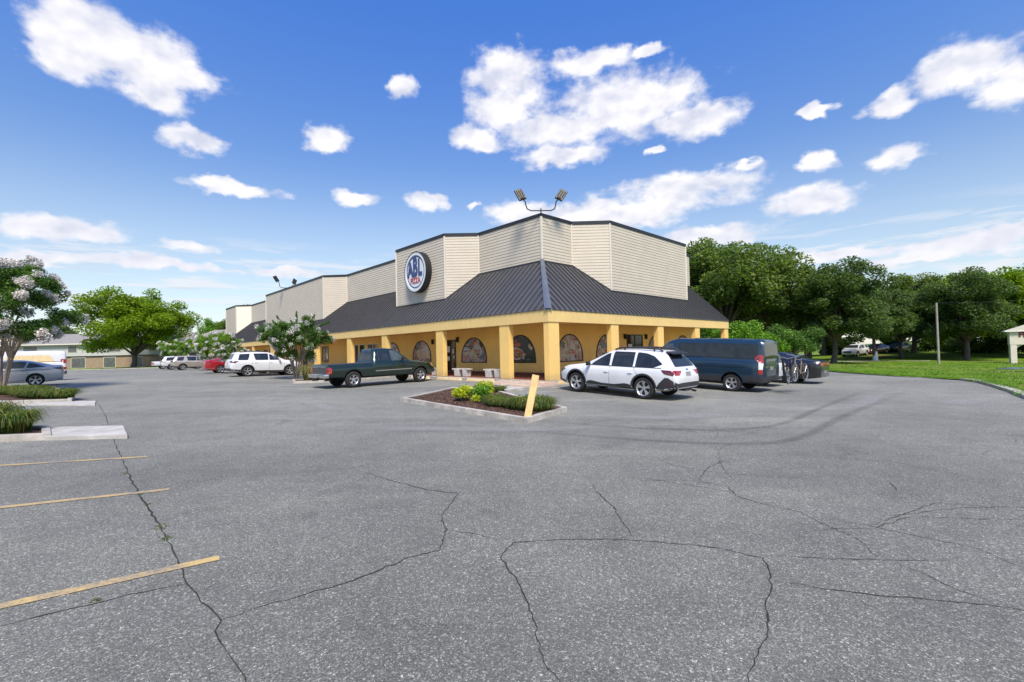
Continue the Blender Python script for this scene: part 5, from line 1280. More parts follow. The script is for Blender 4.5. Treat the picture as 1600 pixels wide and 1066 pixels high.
# green pickup ----------------------------------------------------------------
truck = dict(key='truck', w=1.99, wb=3.645, tyre=(.375, .235, .222), arch=.44, lift=.03, paint=PAINT['green'], spokes='five', mirror=(2.55, 1.27), mirmat=MAT['black'], crown=.02, belly=.025, smooth=.03,
    zt=[(-1.18, 1.02), (-1.15, 1.09), (1.00, 1.10), (1.03, 1.14), (1.12, 1.66), (1.22, 1.77), (1.8, 1.80), (2.25, 1.76), (2.50, 1.68), (3.02, 1.22), (3.12, 1.17), (3.7, 1.12), (4.35, 1.02), (4.52, .92), (4.58, .78)],
    zs=[(-1.18, 1.00), (.98, 1.07), (1.10, 1.13), (2.9, 1.13), (3.6, 1.06), (4.3, .96), (4.58, .74)],
    zb=[(-1.18, .50), (-.5, .46), (3.9, .42), (4.3, .42), (4.58, .46)],
    ws=[(-1.18, .93), (-1.1, .95), (0, .96), (3.2, .97), (4.0, .955), (4.35, .90), (4.58, .82)],
    wt=[(-1.18, .90), (.95, .92), (1.10, .66), (1.3, .64), (2.3, .66), (2.5, .68), (3.05, .84), (4.2, .80), (4.58, .70)],
    lip=(PAINT['green'], .05),
    side=[('side_window', round_poly([(1.32, 1.17), (1.36, 1.68), (1.88, 1.70), (1.90, 1.17)], .06), 'glass'),
          ('side_window', round_poly([(1.99, 1.17), (1.99, 1.70), (2.28, 1.68), (2.78, 1.24), (2.82, 1.17)], .05), 'glass2'),
          ('tail_light', round_poly([(-1.17, .68), (-1.03, .68), (-1.03, .95), (-1.17, .95)], .02), 'redlight'), ('tail_light_lens', [(-1.165, .70), (-1.03, .70), (-1.03, .78), (-1.165, .78)], 'amber'),
          ('headlight', round_poly([(4.36, .82), (4.55, .80), (4.56, .93), (4.40, .96)], .02), 'amber')],
    side_lines=[gap((1.06, .48), (1.06, 1.1)), gap((1.26, .52), (1.26, 1.70)), gap((1.94, .52), (1.94, 1.72)), gap((2.92, .52), (2.92, 1.16)), ('door_moulding', (1.10, .72), (3.10, .74), .045, 'chrome'), ('body_crease', (-1.1, .95), (1.0, .96), .012, 'darkmetal')],
    handles=[(2.04, .98)], handmat=MAT['black'],
    rear=[('tailgate', round_poly([(-.76, .58), (.76, .58), (.76, 1.04), (-.76, 1.04)], .03), PAINT['black']), ('tailgate_handle', [(-.12, .93), (.12, .93), (.12, .99), (-.12, .99)], 'black')],
    rear2=[('tail_light', round_poly([(.80, .62), (.925, .62), (.925, .97), (.80, .97)], .02), 'redlight')],
    front=[('grille', round_poly([(-.6, .62), (.6, .62), (.6, .86), (-.6, .86)], .04), 'chrome'), ('windscreen', round_poly([(-.74, 1.26), (.74, 1.26), (.62, 1.70), (-.62, 1.70)], .05), 'glass2')],
    top=[('bed_cover', [(-1.12, -.84), (.98, -.84), (.98, .84), (-1.12, .84)], 'cladding')])
tloc = at_wheel((-7.67, 21.93), HL, truck, 'right', 1.03)
car, tree, P = build_car(truck, 'pickup_truck', tloc, HL + radians(1), 'dark green extended cab pickup truck with a covered bed and chrome rear bumper', 'truck', scale=1.03)
patch(tree, round_poly([(-.60, 1.24), (.60, 1.24), (.54, 1.66), (-.54, 1.66)], .05), 'rear', MAT['glass'], 'rear_window', car)
MB().hexa([(-1.36, -.93, .50), (-1.16, -.97, .50), (-1.16, .97, .50), (-1.36, .93, .50)], [(-1.38, -.94, .68), (-1.16, -.98, .68), (-1.16, .98, .68), (-1.38, .94, .68)]).build('rear_bumper', MAT['chrome'], car, bevel=.025, smooth=.7)
MB().hexa([(4.5, -.93, .48), (4.68, -.82, .48), (4.68, .82, .48), (4.5, .93, .48)], [(4.5, -.94, .66), (4.70, -.83, .66), (4.70, .83, .66), (4.5, .94, .66)]).build('front_bumper', MAT['chrome'], car, bevel=.025, smooth=.7)
MB().box((-1.385, 0, .585), (.012, .30, .15)).build('number_plate', MAT['plate'], car)
MB().box((-1.40, 0, .42), (.26, .09, .08)).build('tow_hitch', MAT['darkmetal'], car, bevel=.01)
MB().tube([(-.9, -.62, .42), (-1.22, -.66, .40)], .04, 10).build('exhaust_pipe', MAT['darkmetal'], car)
# rear axle lump seen under the tail
MB().tube([(0, -.8, .37), (0, .8, .37)], .07, 10).build('rear_axle', MAT['black'], car)

# suv -------------------------------------------------------------------------
suv = dict(key='suv', w=1.99, wb=2.89, tyre=(.38, .245, .255), arch=.43, paint=PAINT['white'], spokes='five', mirror=(2.12, 1.20), crown=.03, belly=.02,
    zt=[(-1.08, .95), (-1.05, 1.12), (-.98, 1.22), (-.80, 1.62), (-.70, 1.72), (-.5, 1.755), (.6, 1.79), (1.4, 1.76), (1.75, 1.66), (2.48, 1.22), (2.62, 1.18), (3.4, 1.10), (3.75, 1.0), (3.90, .86), (3.95, .70)],
    zs=[(-1.08, .90), (-.95, 1.14), (1, 1.14), (2.4, 1.12), (3.2, 1.05), (3.7, .95), (3.95, .66)],
    zb=[(-1.08, .44), (-.8, .36), (-.5, .30), (3.4, .28), (3.95, .36)],
    ws=[(-1.08, .84), (-1.0, .92), (-.8, .96), (0, .985), (2.9, .98), (3.4, .93), (3.75, .80), (3.95, .62)],
    wt=[(-1.08, .78), (-1.0, .84), (-.80, .68), (.4, .70), (1.5, .69), (1.8, .70), (2.5, .86), (3.4, .82), (3.95, .55)],
    lip=('cladding', .04),
    side=[('side_window', round_poly([(1.46, 1.19), (1.46, 1.65), (1.64, 1.58), (2.18, 1.27), (2.26, 1.19)], .04), 'glass'),
          ('side_window', round_poly([(.52, 1.19), (.40, 1.67), (1.38, 1.68), (1.38, 1.19)], .06), 'glass'),
          ('side_window', round_poly([(-.62, 1.19), (-.50, 1.62), (.16, 1.66), (.10, 1.40), (.02, 1.19)], .05), 'glass'),
          ('sill_cladding', [(.42, .28), (.42, .44), (2.46, .42), (2.46, .27)], 'cladding'), ('bumper_cladding', [(-1.1, .38), (-1.1, .55), (-.46, .50), (-.44, .34)], 'cladding'),
          ('tail_light', round_poly([(-1.04, 1.00), (-.98, 1.12), (-.58, 1.12), (-.80, .98)], .02), 'darkred'), ('headlight', round_poly([(3.45, .92), (3.6, .98), (3.85, .86), (3.85, .80)], .02), 'whitelight')],
    side_lines=[gap((1.42, .44), (1.42, 1.18)), gap((.26, .80), (.36, 1.18)), gap((.26, .80), (.42, .46)), gap((2.46, .45), (2.5, 1.15))],
    handles=[(.52, 1.0), (1.54, 1.0)],
    rear=[('rear_window', round_poly([(-.70, 1.26), (.70, 1.26), (.60, 1.64), (-.60, 1.64)], .06), 'glass'), ('number_plate', [(-.17, .90), (.17, .90), (.17, 1.04), (-.17, 1.04)], 'plate'), ('bumper_cladding', [(-.9, .42), (.9, .42), (.88, .60), (-.88, .60)], 'cladding')],
    rear2=[('tail_light', round_poly([(.45, 1.12), (.88, 1.14), (.86, 1.0), (.55, 1.0)], .02), 'darkred')],
    front=[('grille', round_poly([(-.5, .62), (.5, .62), (.55, .86), (-.55, .86)], .04), 'black'), ('windscreen', round_poly([(-.76, 1.28), (.76, 1.28), (.64, 1.68), (-.64, 1.68)], .05), 'glass')])
sloc = at_wheel((-19.3, 33.26), HL, suv, 'right')
car, tree, P = build_car(suv, 'parked_suv', sloc, HL, 'large white suv parked behind the middle white flowering tree')
for s in (1, -1): MB().tube([(-.45, s * .62, 1.78), (.4, s * .64, 1.85), (1.35, s * .63, 1.82)], .022, 8).build('roof_rail', MAT['darkmetal'], car, smooth=.8)

# saloon ----------------------------------------------------------------------
sedan = dict(key='sedan', w=1.84, wb=2.80, tyre=(.335, .225, .24), arch=.37, paint=PAINT['silver'], spokes='ten', mirror=(2.0, 1.02), crown=.025, belly=.015,
    zt=[(-1.08, .98), (-1.04, 1.08), (-.95, 1.115), (-.60, 1.14), (.15, 1.36), (.5, 1.42), (1.0, 1.44), (1.4, 1.40), (1.65, 1.32), (2.35, 1.00), (2.5, .96), (3.3, .86), (3.6, .76), (3.72, .62)],
    zs=[(-1.08, .92), (-.95, 1.06), (-.5, 1.02), (.4, .97), (2.3, .92), (3.2, .82), (3.6, .70), (3.72, .56)],
    zb=[(-1.08, .34), (-.8, .26), (-.5, .22), (3.3, .18), (3.72, .24)],
    ws=[(-1.08, .74), (-1.0, .84), (-.8, .88), (0, .91), (2.8, .91), (3.3, .86), (3.6, .70), (3.72, .52)],
    wt=[(-1.08, .68), (-.9, .78), (-.5, .72), (.1, .60), (.8, .62), (1.5, .62), (1.7, .64), (2.4, .80), (3.2, .74), (3.72, .42)],
    side=[('side_window', round_poly([(1.34, .985), (1.34, 1.33), (1.54, 1.27), (2.04, 1.02), (2.10, .985)], .04), 'glass2'),
          ('side_window', round_poly([(.44, 1.0), (.34, 1.34), (.6, 1.365), (1.26, 1.35), (1.26, .985)], .05), 'glass2'),
          ('side_window', round_poly([(-.42, 1.055), (.0, 1.22), (.25, 1.295), (.36, 1.0)], .03), 'glass2'),
          ('tail_light', round_poly([(-1.07, .88), (-1.04, 1.02), (-.66, 1.0), (-.78, .92)], .02), 'darkred'), ('headlight', round_poly([(3.3, .70), (3.4, .78), (3.62, .68), (3.62, .62)], .02), 'whitelight')],
    side_lines=[gap((1.30, .30), (1.30, .98)), gap((.25, .62), (.40, .98)), gap((.25, .62), (.36, .40)), gap((2.34, .3), (2.40, .95)), ('sill_trim', (.42, .335), (2.42, .335), .03, 'chrome'), ('body_crease', (-.6, .90), (2.6, .84), .016, 'darkmetal'), ('bumper_trim', (-1.06, .40), (-.45, .38), .025, 'chrome')],
    handles=[(.46, .86), (1.42, .84)],
    rear=[('rear_window', round_poly([(-.55, 1.17), (.55, 1.17), (.50, 1.36), (-.50, 1.36)], .04), 'glass'), ('number_plate', [(-.17, .76), (.17, .76), (.17, .88), (-.17, .88)], 'plate')],
    rear2=[('tail_light', round_poly([(.42, .90), (.80, .92), (.80, 1.03), (.45, 1.01)], .02), 'redlight')],
    front=[('grille', round_poly([(-.4, .42), (.4, .42), (.45, .62), (-.45, .62)], .04), 'black'), ('windscreen', round_poly([(-.68, 1.04), (.68, 1.04), (.56, 1.34), (-.56, 1.34)], .05), 'glass2')])
HB = BROT + pi
def L_shift(p, k): return (p[0] + LV.x * k, p[1] + LV.y * k)
build_car(sedan, 'parked_saloon', at_wheel((-26.2, 25.1), HB, sedan, 'left'), HB, 'silver saloon car behind the left flowering tree, at the left frame edge')
red = dict(sedan, paint=PAINT['red'])
build_car(red, 'parked_saloon', L_shift(sloc, 8.5), HL, 'red saloon car parked past the large white suv')
tan = dict(suv, paint=PAINT['tan'])
build_car(tan, 'parked_suv', L_shift(sloc, 27.5), HL, 'champagne suv parked near the middle of the far left row', scale=.94)
build_car(dict(suv, paint=PAINT['palesilver']), 'parked_suv', L_shift(sloc, 36), HL, 'pale grey suv behind the champagne one in the far left row', scale=.97)
build_car(dict(truck, key='truck', paint=PAINT['white']), 'pickup_truck', L_shift(sloc, 44), HL, 'white pickup truck, the farthest vehicle in the left row', 'truck')
wv = dict(van, paint=PAINT['white'], side=[q for q in van['side'] if not (q[0] == 'side_window' and q[1][0][0] < 2.3)] + [('cargo_panel', round_poly([(-.6, 1.30), (2.0, 1.30), (1.7, 1.80), (-.3, 1.80)], .1), 'palestop')])
build_car(wv, 'panel_van', L_shift(at_wheel((-26.2, 25.1), HB, sedan, 'left'), 9.6), HB, 'white van parked behind the silver saloon', 'van', scale=1.0)
# two cars beyond the blue van, to its right
coupe = dict(sedan, key='coupe', w=1.92, wb=2.95, tyre=(.36, .25, .255), arch=.40, paint=PAINT['black'], mirror=(2.0, 1.04),
    zt=[(-1.20, 1.02), (-1.17, 1.10), (-1.0, 1.13), (-.55, 1.16), (.15, 1.38), (.5, 1.44), (1.0, 1.45), (1.4, 1.41), (1.65, 1.33), (2.30, 1.06), (2.5, 1.03), (3.5, .95), (3.75, .85), (3.82, .70)],
    zs=[(-1.20, 1.0), (-.95, 1.07), (-.2, 1.06), (.4, 1.00), (2.3, .98), (3.4, .90), (3.7, .80), (3.82, .6)],
    ws=[(-1.20, .82), (-1.12, .90), (-.8, .95), (0, .95), (2.8, .94), (3.4, .92), (3.7, .82), (3.82, .7)], zb=[(-1.20, .36), (-.8, .30), (-.5, .24), (3.3, .2), (3.82, .26)],
    wt=[(-1.2, .78), (-.9, .84), (-.5, .76), (.1, .58), (.8, .60), (1.5, .60), (1.7, .62), (2.4, .82), (3.4, .80), (3.82, .60)],
    side=[('side_window', round_poly([(.62, 1.06), (.60, 1.36), (1.38, 1.36), (1.60, 1.30), (2.10, 1.09), (2.12, 1.05)], .04), 'glass'), ('side_window', round_poly([(-.10, 1.12), (.28, 1.30), (.52, 1.36), (.54, 1.07)], .03), 'glass')],
    side_lines=[gap((.55, .4), (.55, 1.05)), gap((2.2, .4), (2.3, 1.0))], handles=[(.75, .95)],
    rear=[('rear_window', round_poly([(-.55, 1.19), (.55, 1.19), (.48, 1.39), (-.48, 1.39)], .04), 'glass'), ('tail_light', round_poly([(.10, .90), (.82, .90), (.82, 1.03), (.10, 1.03)], .03), 'redlight'), ('tail_light', round_poly([(-.82, .90), (-.10, .90), (-.10, 1.03), (-.82, 1.03)], .03), 'redlight'), ('number_plate', [(-.17, .55), (.17, .55), (.17, .67), (-.17, .67)], 'plate'), ('exhaust_tip', [(.45, .34), (.62, .34), (.62, .40), (.45, .40)], 'chrome')], rear2=[])
def R_shift(p, k, a=0): return (p[0] + RV.x * k + LV.x * a, p[1] + RV.y * k + LV.y * a)
build_car(dict(suv, paint=PAINT['white']), 'parked_suv', R_shift(vloc, 2.95, .25), HR, 'white car parked between the blue van and the black coupe', scale=.86)
build_car(coupe, 'parked_coupe', R_shift(vloc, 5.95, -.45), HR, 'black coupe parked beyond the bicycle rack, nearest the right lawn', scale=1.02)
# far right, under the trees
def ZL(x, y): return ZLAWN(x, y)
far = [((suv, 'white'), (50.5, 66.5), -2.6, 'white suv parked far under the right trees', .95), ((sedan, 'maroon'), (55.5, 69.0), -2.7, 'dark red car parked far off beside the white suv', 1.), ((sedan, 'black'), (60.5, 71.0), -2.7, 'black car at the right end of the far parked row', 1.), ((suv, 'blue'), (56, 76.), -2.7, 'blue grey suv parked behind the far dark red car', 1.)]
_G = G
def G(x, y): return ZLAWN(x, y) if (x > 24) else _G(x, y)
for (s_, c_), p, h, lb, sc_ in far: build_car(dict(s_, paint=PAINT[c_]), 'distant_car', p, h, lb, scale=sc_)
G = _G

# hitch rack and bicycles ------------------------------------------------------
ca, sa = cos(HR), sin(HR)
def vl(x, y, z):   # van coordinates to world
    return (vloc[0] + ca * x - sa * y, vloc[1] + sa * x + ca * y, z + _G(*vloc))
rk = thing('bicycle_rack', vl(-1.13, 0, 0), HR, 'black hitch mounted rack behind the blue van holding two bicycles', 'bike rack')
MB().tube([(.1, 0, .42), (-.45, 0, .42), (-.52, 0, .50)], .035, 8).build('hitch_bar', MAT['black'], rk)
MB().box((-.50, 0, .50), (.16, .14, .26)).build('pivot', MAT['black'], rk, bevel=.02)
MB().tube([(-.50, 0, .5), (-.46, 0, 1.24)], .045, 8).build('mast', MAT['black'], rk)
for s in (1, -1): MB().tube([(-.46, s * .05, 1.22), (-.44, s * .16, 1.27), (-1.15, s * .16, 1.33)], .025, 8).build('support_arm', MAT['black'], rk, smooth=.8)
def bicycle(xo, z, rz, label, frame, sgn=1):
    r = thing('bicycle', vl(-1.13 + xo, .0, z), HR + rz, label, 'bicycle')
    # bicycle lies along local y
    for yy in (-.52, .52):
        mb = MB(); mb.lathe([(.325, -.018), (.345, 0), (.325, .018), (.312, 0), (.325, -.018)], (0, 0, 0), seg=36)
        me = mb.mesh('wheel', MAT['rubber']); M = Matrix.Rotation(pi / 2, 4, 'Z'); me.transform(M)
        w = mesh_obj('wheel', me, r, (0, yy, .345))
        m2 = MB(); m2.lathe([(.312, -.012), (.296, -.009), (.296, .009), (.312, .012)], (0, 0, 0), seg=36)
        for k in range(14):
            t = 2 * pi * k / 14; m2.tube([(.02 * cos(t), 0, .02 * sin(t)), (.30 * cos(t), 0, .30 * sin(t))], .0022, 3)
        m2.tube([(0, -.04, 0), (0, .04, 0)], .022, 8); me2 = m2.mesh('rim', MAT['alloy']); me2.transform(M); mesh_obj('rim', me2, w)
    F = MB(); A, B, C_, D, E_ = (0, -.52, .345), (0, -.08, .29), (0, -.20, .80), (0, .40, .86), (0, .52, .345)
    for a, b, t in ((A, B, .010), (A, C_, .009), (B, C_, .015), (C_, D, .015), (B, (0, .42, .74), .018), ((0, .385, .93), (0, .44, .66), .018), ((.05, .45, .66), (.05, .52, .345), .010), ((-.05, .45, .66), (-.05, .52, .345), .010)): F.tube([a, b], t, 8)
    F.build('frame', frame, r, smooth=.8)
    MB().tube([(0, -.20, .78), (0, -.235, .93)], .014, 8).build('seat_post', MAT['alloy'], r)
    MB().hexa([(-.07, -.38, .93), (.07, -.38, .93), (.02, -.10, .94), (-.02, -.10, .94)], [(-.075, -.38, .97), (.075, -.38, .97), (.02, -.10, .965), (-.02, -.10, .965)]).build('saddle', MAT['black'], r, bevel=.012)
    MB().tube([(-.30, .36, 1.02), (-.12, .40, 1.0), (0, .41, .96), (.12, .40, 1.0), (.30, .36, 1.02)], .013, 8).build('handlebar', MAT['alloy'], r, smooth=.8)
    MB().lathe([(.0, -.004), (.09, -.004), (.09, .004), (0, .004)], (0, 0, 0), seg=20).build('chainring', MAT['darkmetal'], r).matrix_local = Matrix.Translation((.05, -.08, .29)) @ Matrix.Rotation(pi / 2, 4, 'Z')
    MB().tube([(.07, -.08, .29), (.09, -.02, .15)], .01, 6).build('crank', MAT['alloy'], r)
bicycle(-.72, .33, radians(4), 'bicycle with black frame hung nearest the van on the rack', MAT['black'])
bicycle(-1.02, .42, radians(-5), 'bicycle with pale frame hung outermost on the rack', MAT['palebark'])
# ------------------------------------------------------------------ trees
rr = random.Random(21)
# three oak forms shared by the wood on the right (unit: metres at scale 1)
OAK = [make_tree_meshes('oak_a', 6.2, 6.2, 4.6, 8.2, 95, .9, 1.9, 52000, .30, 'oak', .34, 3.6, low=-.75, seed=3, nl=22, drop=.06, shell=.42),
       make_tree_meshes('oak_b', 5.4, 5.6, 4.9, 7.6, 80, .8, 1.7, 46000, .28, 'oakdark', .32, 2.8, low=-.95, seed=8, nl=20, drop=.05, shell=.42),
       make_tree_meshes('oak_c', 6.6, 6.0, 3.8, 7.4, 90, .7, 1.6, 44000, .28, 'oak', .30, 3.4, low=-.6, seed=14, nl=26, drop=.16, shell=.45)]
BRIGHT = make_tree_meshes('bright_tree', 6.4, 6.2, 4.4, 6.5, 105, .9, 1.8, 52000, .30, 'bright', .34, 2.0, low=-.85, seed=23, nl=18, shell=.42)
spec = [ # mesh, x, y, scale, rot, label
 (0, 24.0, 51.0, 1.10, .4, 'tall oak rising right behind the end of the yellow arcade'),
 (2, 30.5, 52.5, 1.0, 2.2, 'loose crowned oak whose gaps show sky, just right of the arcade end'),
 (1, 33.0, 47.0, .84, 3.2, 'dark dense tree whose branches hang low over the lawn behind the black coupe'),
 (0, 39.0, 60.0, .76, 4.0, 'oak behind the far parked cars, left of the white painted trunk'),
 (1, 48.5, 57.0, .72, 1.1, 'dark tree just right of the white painted trunk'),
 (2, 49.0, 72.0, 1.12, 5.2, 'tall thin topped tree above the shorter utility pole'),
 (0, 58.0, 66.0, .88, 2.7, 'broad tree behind the tall wooden pole'),
 (3, 55.5, 56.0, .86, .2, 'deep green tree between the tall pole and the lawn sign'),
 (3, 60.5, 52.0, .98, 1.7, 'bright green tree behind the left part of the lawn sign'),
 (3, 68.0, 58.0, .9, 3.3, 'yellow green tree at the right frame edge behind the lawn sign'),
 (0, 74.0, 62.0, .88, 4.4, 'oak beyond the lawn sign, farthest to the right'),
 (2, 54.0, 84.0, .95, .9, 'far tall tree showing over the wood above the far parked cars'),
 (1, 26.5, 62.0, 1.05, 5.0, 'dark tree filling in behind the tall oak by the arcade'),
 (0, 36.5, 70.0, .85, 1.9, 'oak in the second row of the wood, above the far parked cars'),
 (1, 66.0, 78.0, .90, 2.0, 'dark tree in the second row behind the tall wooden pole'),
 (0, 82.0, 76.0, .9, .7, 'tree in the second row behind the right end of the wood'),
]
ALLT = OAK + [BRIGHT]
def ztr(x, y): return ZLAWN(x, y) - .05
for m, x, y, s, r, lb in spec: place_tree('oak_tree' if m < 3 else 'broadleaf_tree', ALLT[m], x, y, s, r, lb, 'trees of the wood right of the shop', z=ztr(x, y))
# the trunk with a whitewashed foot, and the dark thick trunk by the sign
wtm = make_tree_meshes('lawn_tree', 3.6, 3.6, 2.6, 5.2, 50, .6, 1.2, 20000, .26, 'oakdark', .20, 2.6, low=-.7, seed=31, nl=12)
t = place_tree('lawn_tree', wtm, 42.2, 53.2, 1., 0, 'tree with a white painted trunk foot on the right lawn', z=ZLAWN(42.2, 53.2))
MB().tube([(0, 0, -.1), (0, 0, .2), (.0, .0, 1.1)], [.34, .27, .24], 12).build('painted_foot', MAT['whitewash'], t)
dk = place_tree('oak_tree', OAK[1], 50.6, 51.0, .80, 2.5, 'dark tree with a thick straight trunk just left of the lawn sign', 'trees of the wood right of the shop', z=ztr(50.6, 51.))
# a screen of undergrowth that closes the wood
def hedge(name, pts, h, n, size, mat, label, kind=None):
    cl = []
    for (x, y) in pts:
        for k in range(5): cl.append((x + rr.uniform(-1.6, 1.6), y + rr.uniform(-1.4, 1.4), ztr(x, y) + rr.uniform(.2, h), rr.uniform(.8, 1.7)))
    P, i = clump_points(cl, n, .5); P[:, 2] = np.maximum(P[:, 2], np.array([ztr(a, b) for a, b in P[:, :2]]) + .02)
    o = mesh_obj(name, quads_mesh(name, leaf_quads(P, size, .6), [MAT[mat]])); tag(o, label, 'undergrowth', kind=kind); return o
hedge('undergrowth', [(24 + i * 1.7, 64 + 3 * sin(i)) for i in range(8)] + [(44 + i * 1.9, 75 + 2 * sin(i * 1.3)) for i in range(26)], 4.2, 52000, .42, 'oakdark', 'dark undergrowth closing the back of the wood on the right', 'stuff')
hedge('undergrowth', [(61 + i * 1.8, 62.5 + 1.4 * sin(i)) for i in range(11)], 2.4, 14000, .34, 'oakdark', 'low dark undergrowth beneath the trees behind the tall pole', 'stuff')
# green bushes beyond the van and the coupe
SH = make_tree_meshes('bushy_myrtle', 2.0, 1.9, 1.35, 2.0, 42, .45, .85, 15000, .15, 'myrtle', .07, .7, low=-.6, seed=41, nl=10, bark='palebark')
SHB = (SH[0].copy(), SH[1]); SHB[0].materials[0] = MAT['greenshrub']
for (m, x, y, s, lb) in [(SHB, 19.8, 40.5, 1.15, 'bright green rounded bush tree above the roof of the blue van'), (SHB, 22.6, 41.2, 1.05, 'green bush tree above the black coupe'), (SH, 25.2, 41.6, 1.1, 'dark green bush tree right of the black coupe'), (SH, 17.2, 44., 1.2, 'dark green bush tree seen through the last bay of the arcade'), (SH, 20.5, 48, 1.3, 'green bush tree behind the end of the arcade')]:
    place_tree('bush_tree', m, x, y, s, rr.uniform(0, 6), lb, 'bush trees past the arcade end', z=ztr(x, y) if x > 22 else G(x, y))

# left side: big tree, trees behind
place_tree('broadleaf_tree', BRIGHT, -70.5, 85.0, 1.32, .9, 'big bright green tree with a wide round crown before the pale houses', sz=.94)
place_tree('broadleaf_tree', OAK[2], -66, 118, 1.25, 2.9, 'green tree behind the houses, left of the far end of the shop building')
BR2 = make_tree_meshes('grey_green_tree', 6.0, 6.0, 4.8, 7.4, 80, .9, 1.7, 30000, .34, 'greenshrub', .34, 2.6, low=-.8, seed=53, nl=14, drop=.1)
place_tree('broadleaf_tree', BR2, -57, 108, 1.15, 1.0, 'yellow green tree rising behind the flat end of the shop building')
place_tree('broadleaf_tree', OAK[0], -53, 122, 1.2, 4.2, 'dark green tree right behind the far corner of the cream parapet')
place_tree('broadleaf_tree', BR2, -82, 128, 1.0, 3.0, 'pale green tree behind the roof of the far house')
place_tree('broadleaf_tree', OAK[1], -150, 150, 1.2, 2.0, 'dark tree far off at the left edge of the picture')
place_tree('broadleaf_tree', OAK[0], -128, 150, 1.0, 5.0, 'tree far behind the white van')

# crepe myrtles with white blossom
def myrtle(name, x, y, h, r, label, seed, n_leaf, n_fl, leaf, fl, fsize=.05, lsize=.075, trunks=4, z=None, up=.45, ptops=0, group=None):
    q = random.Random(seed); root = thing(name, (x, y, G(x, y) + .08 if z is None else z), q.uniform(0, 6), label, 'tree', group)
    cl = []; cz = h * .60; 
    for k in range(62):
        u = q.uniform(-.85, 1); t = q.uniform(0, 2 * pi); hh = math.sqrt(max(0, 1 - u * u)); s = q.uniform(.55, 1)
        wid = 1 + .25 * u
        cl.append((r * hh * cos(t) * s * wid, r * hh * sin(t) * s * wid, cz + h * .33 * u * s, q.uniform(.13, .24) * r))
    P, i = clump_points(cl, n_leaf, .45)
    mesh_obj('foliage', quads_mesh(name + '_leaves', leaf_quads(P, lsize, .5), [MAT[leaf]]), root)
    fc = []
    for c in cl:
        for k in range(5):
            d = Vector((c[0], c[1], (c[2] - cz) * 1.2)).normalized() + Vector((q.uniform(-.4, .4), q.uniform(-.4, .4), q.uniform(.0, .5)))
            d.normalize(); fc.append((c[0] + d.x * c[3] * 1.05, c[1] + d.y * c[3] * 1.05, c[2] + d.z * c[3] * 1.0, q.uniform(.26, .46) * c[3]))
    q.shuffle(fc); fc = fc[:int(len(fc) * .75)]
    P, i = clump_points(fc, n_fl, .5, 1.1)
    mesh_obj('blossom', quads_mesh(name + '_blossom', leaf_quads(P, fsize, .8, .1), [MAT[fl]]), root)
    mb = MB()
    for k in range(trunks):
        a = 2 * pi * k / trunks + q.uniform(-.3, .3); b0 = (.10 * cos(a), .10 * sin(a), -.1); f = (r * .16 * cos(a), r * .16 * sin(a), h * .22); g = (r * .32 * cos(a), r * .32 * sin(a), h * .42)
        mb.tube([b0, f, g], [.062, .05, .04], 8)
        for c in q.sample(cl, 6): mb.tube([f, tuple(Vector(g).lerp(Vector(c[:3]), .3)), c[:3]], [.035, .022, .008], 5)
    mb.build('trunk', MAT['palebark'], root, smooth=1.)
    return root
myrtle('crepe_myrtle', -24.2, 21.6, 6.7, 2.75, 'large crepe myrtle with faded white blossom at the left frame edge', 5, 52000, 26000, 'myrtle', 'greyblossom', .08, .11, trunks=5)
x_, y_ = -14.15, 30.4
m2 = myrtle('crepe_myrtle', -14.2, 30.0, 4.25, 2.05, 'crepe myrtle with white flower heads and upright shoots beside the white suv', 12, 34000, 4600, 'myrtle', 'blossom', .065, .10, trunks=5)
# upright shoots on top
q = random.Random(4); V = []
for (dx, dy, hh) in [(.05, .0, 1.0), (-.9, .1, .75), (-1.25, .4, .45), (1.0, -.3, .7), (.5, .4, .5), (-.4, .4, .55), (1.45, .2, .3)]:
    n = 260; t = RNG.uniform(0, 1, n); P = np.stack([dx * (1 + .45 * t) + RNG.normal(0, .045, n) * (1.2 - t), dy * (1 + .4 * t) + RNG.normal(0, .045, n) * (1.2 - t), 3.35 + t * hh + RNG.normal(0, .03, n)], 1); V.append(leaf_quads(P, .13, .38, -.2))
mesh_obj('top_shoots', quads_mesh('top_shoots', np.concatenate(V), [MAT['myrtle']]), m2).rotation_euler = (0, 0, -m2.rotation_euler.z)
myrtle('crepe_myrtle', -32.6, 50.0, 4.3, 2.3, 'round crepe myrtle covered in cream blossom behind the red saloon', 33, 20000, 7500, 'myrtle_b', 'blossom', .10, .14, trunks=4)
myrtle('crepe_myrtle', -51.5, 70.5, 4.4, 2.4, 'small crepe myrtle behind the pale suvs, farthest of the white flowering trees', 34, 13000, 5000, 'myrtle_b', 'blossom', .12, .17, trunks=4)
myrtle('crepe_myrtle', -23.5, 38.2, 2.6, 1.2, 'low flowering myrtle close to the arcade behind the middle myrtle', 36, 6000, 2600, 'myrtle', 'blossom', .07, .1, trunks=3)
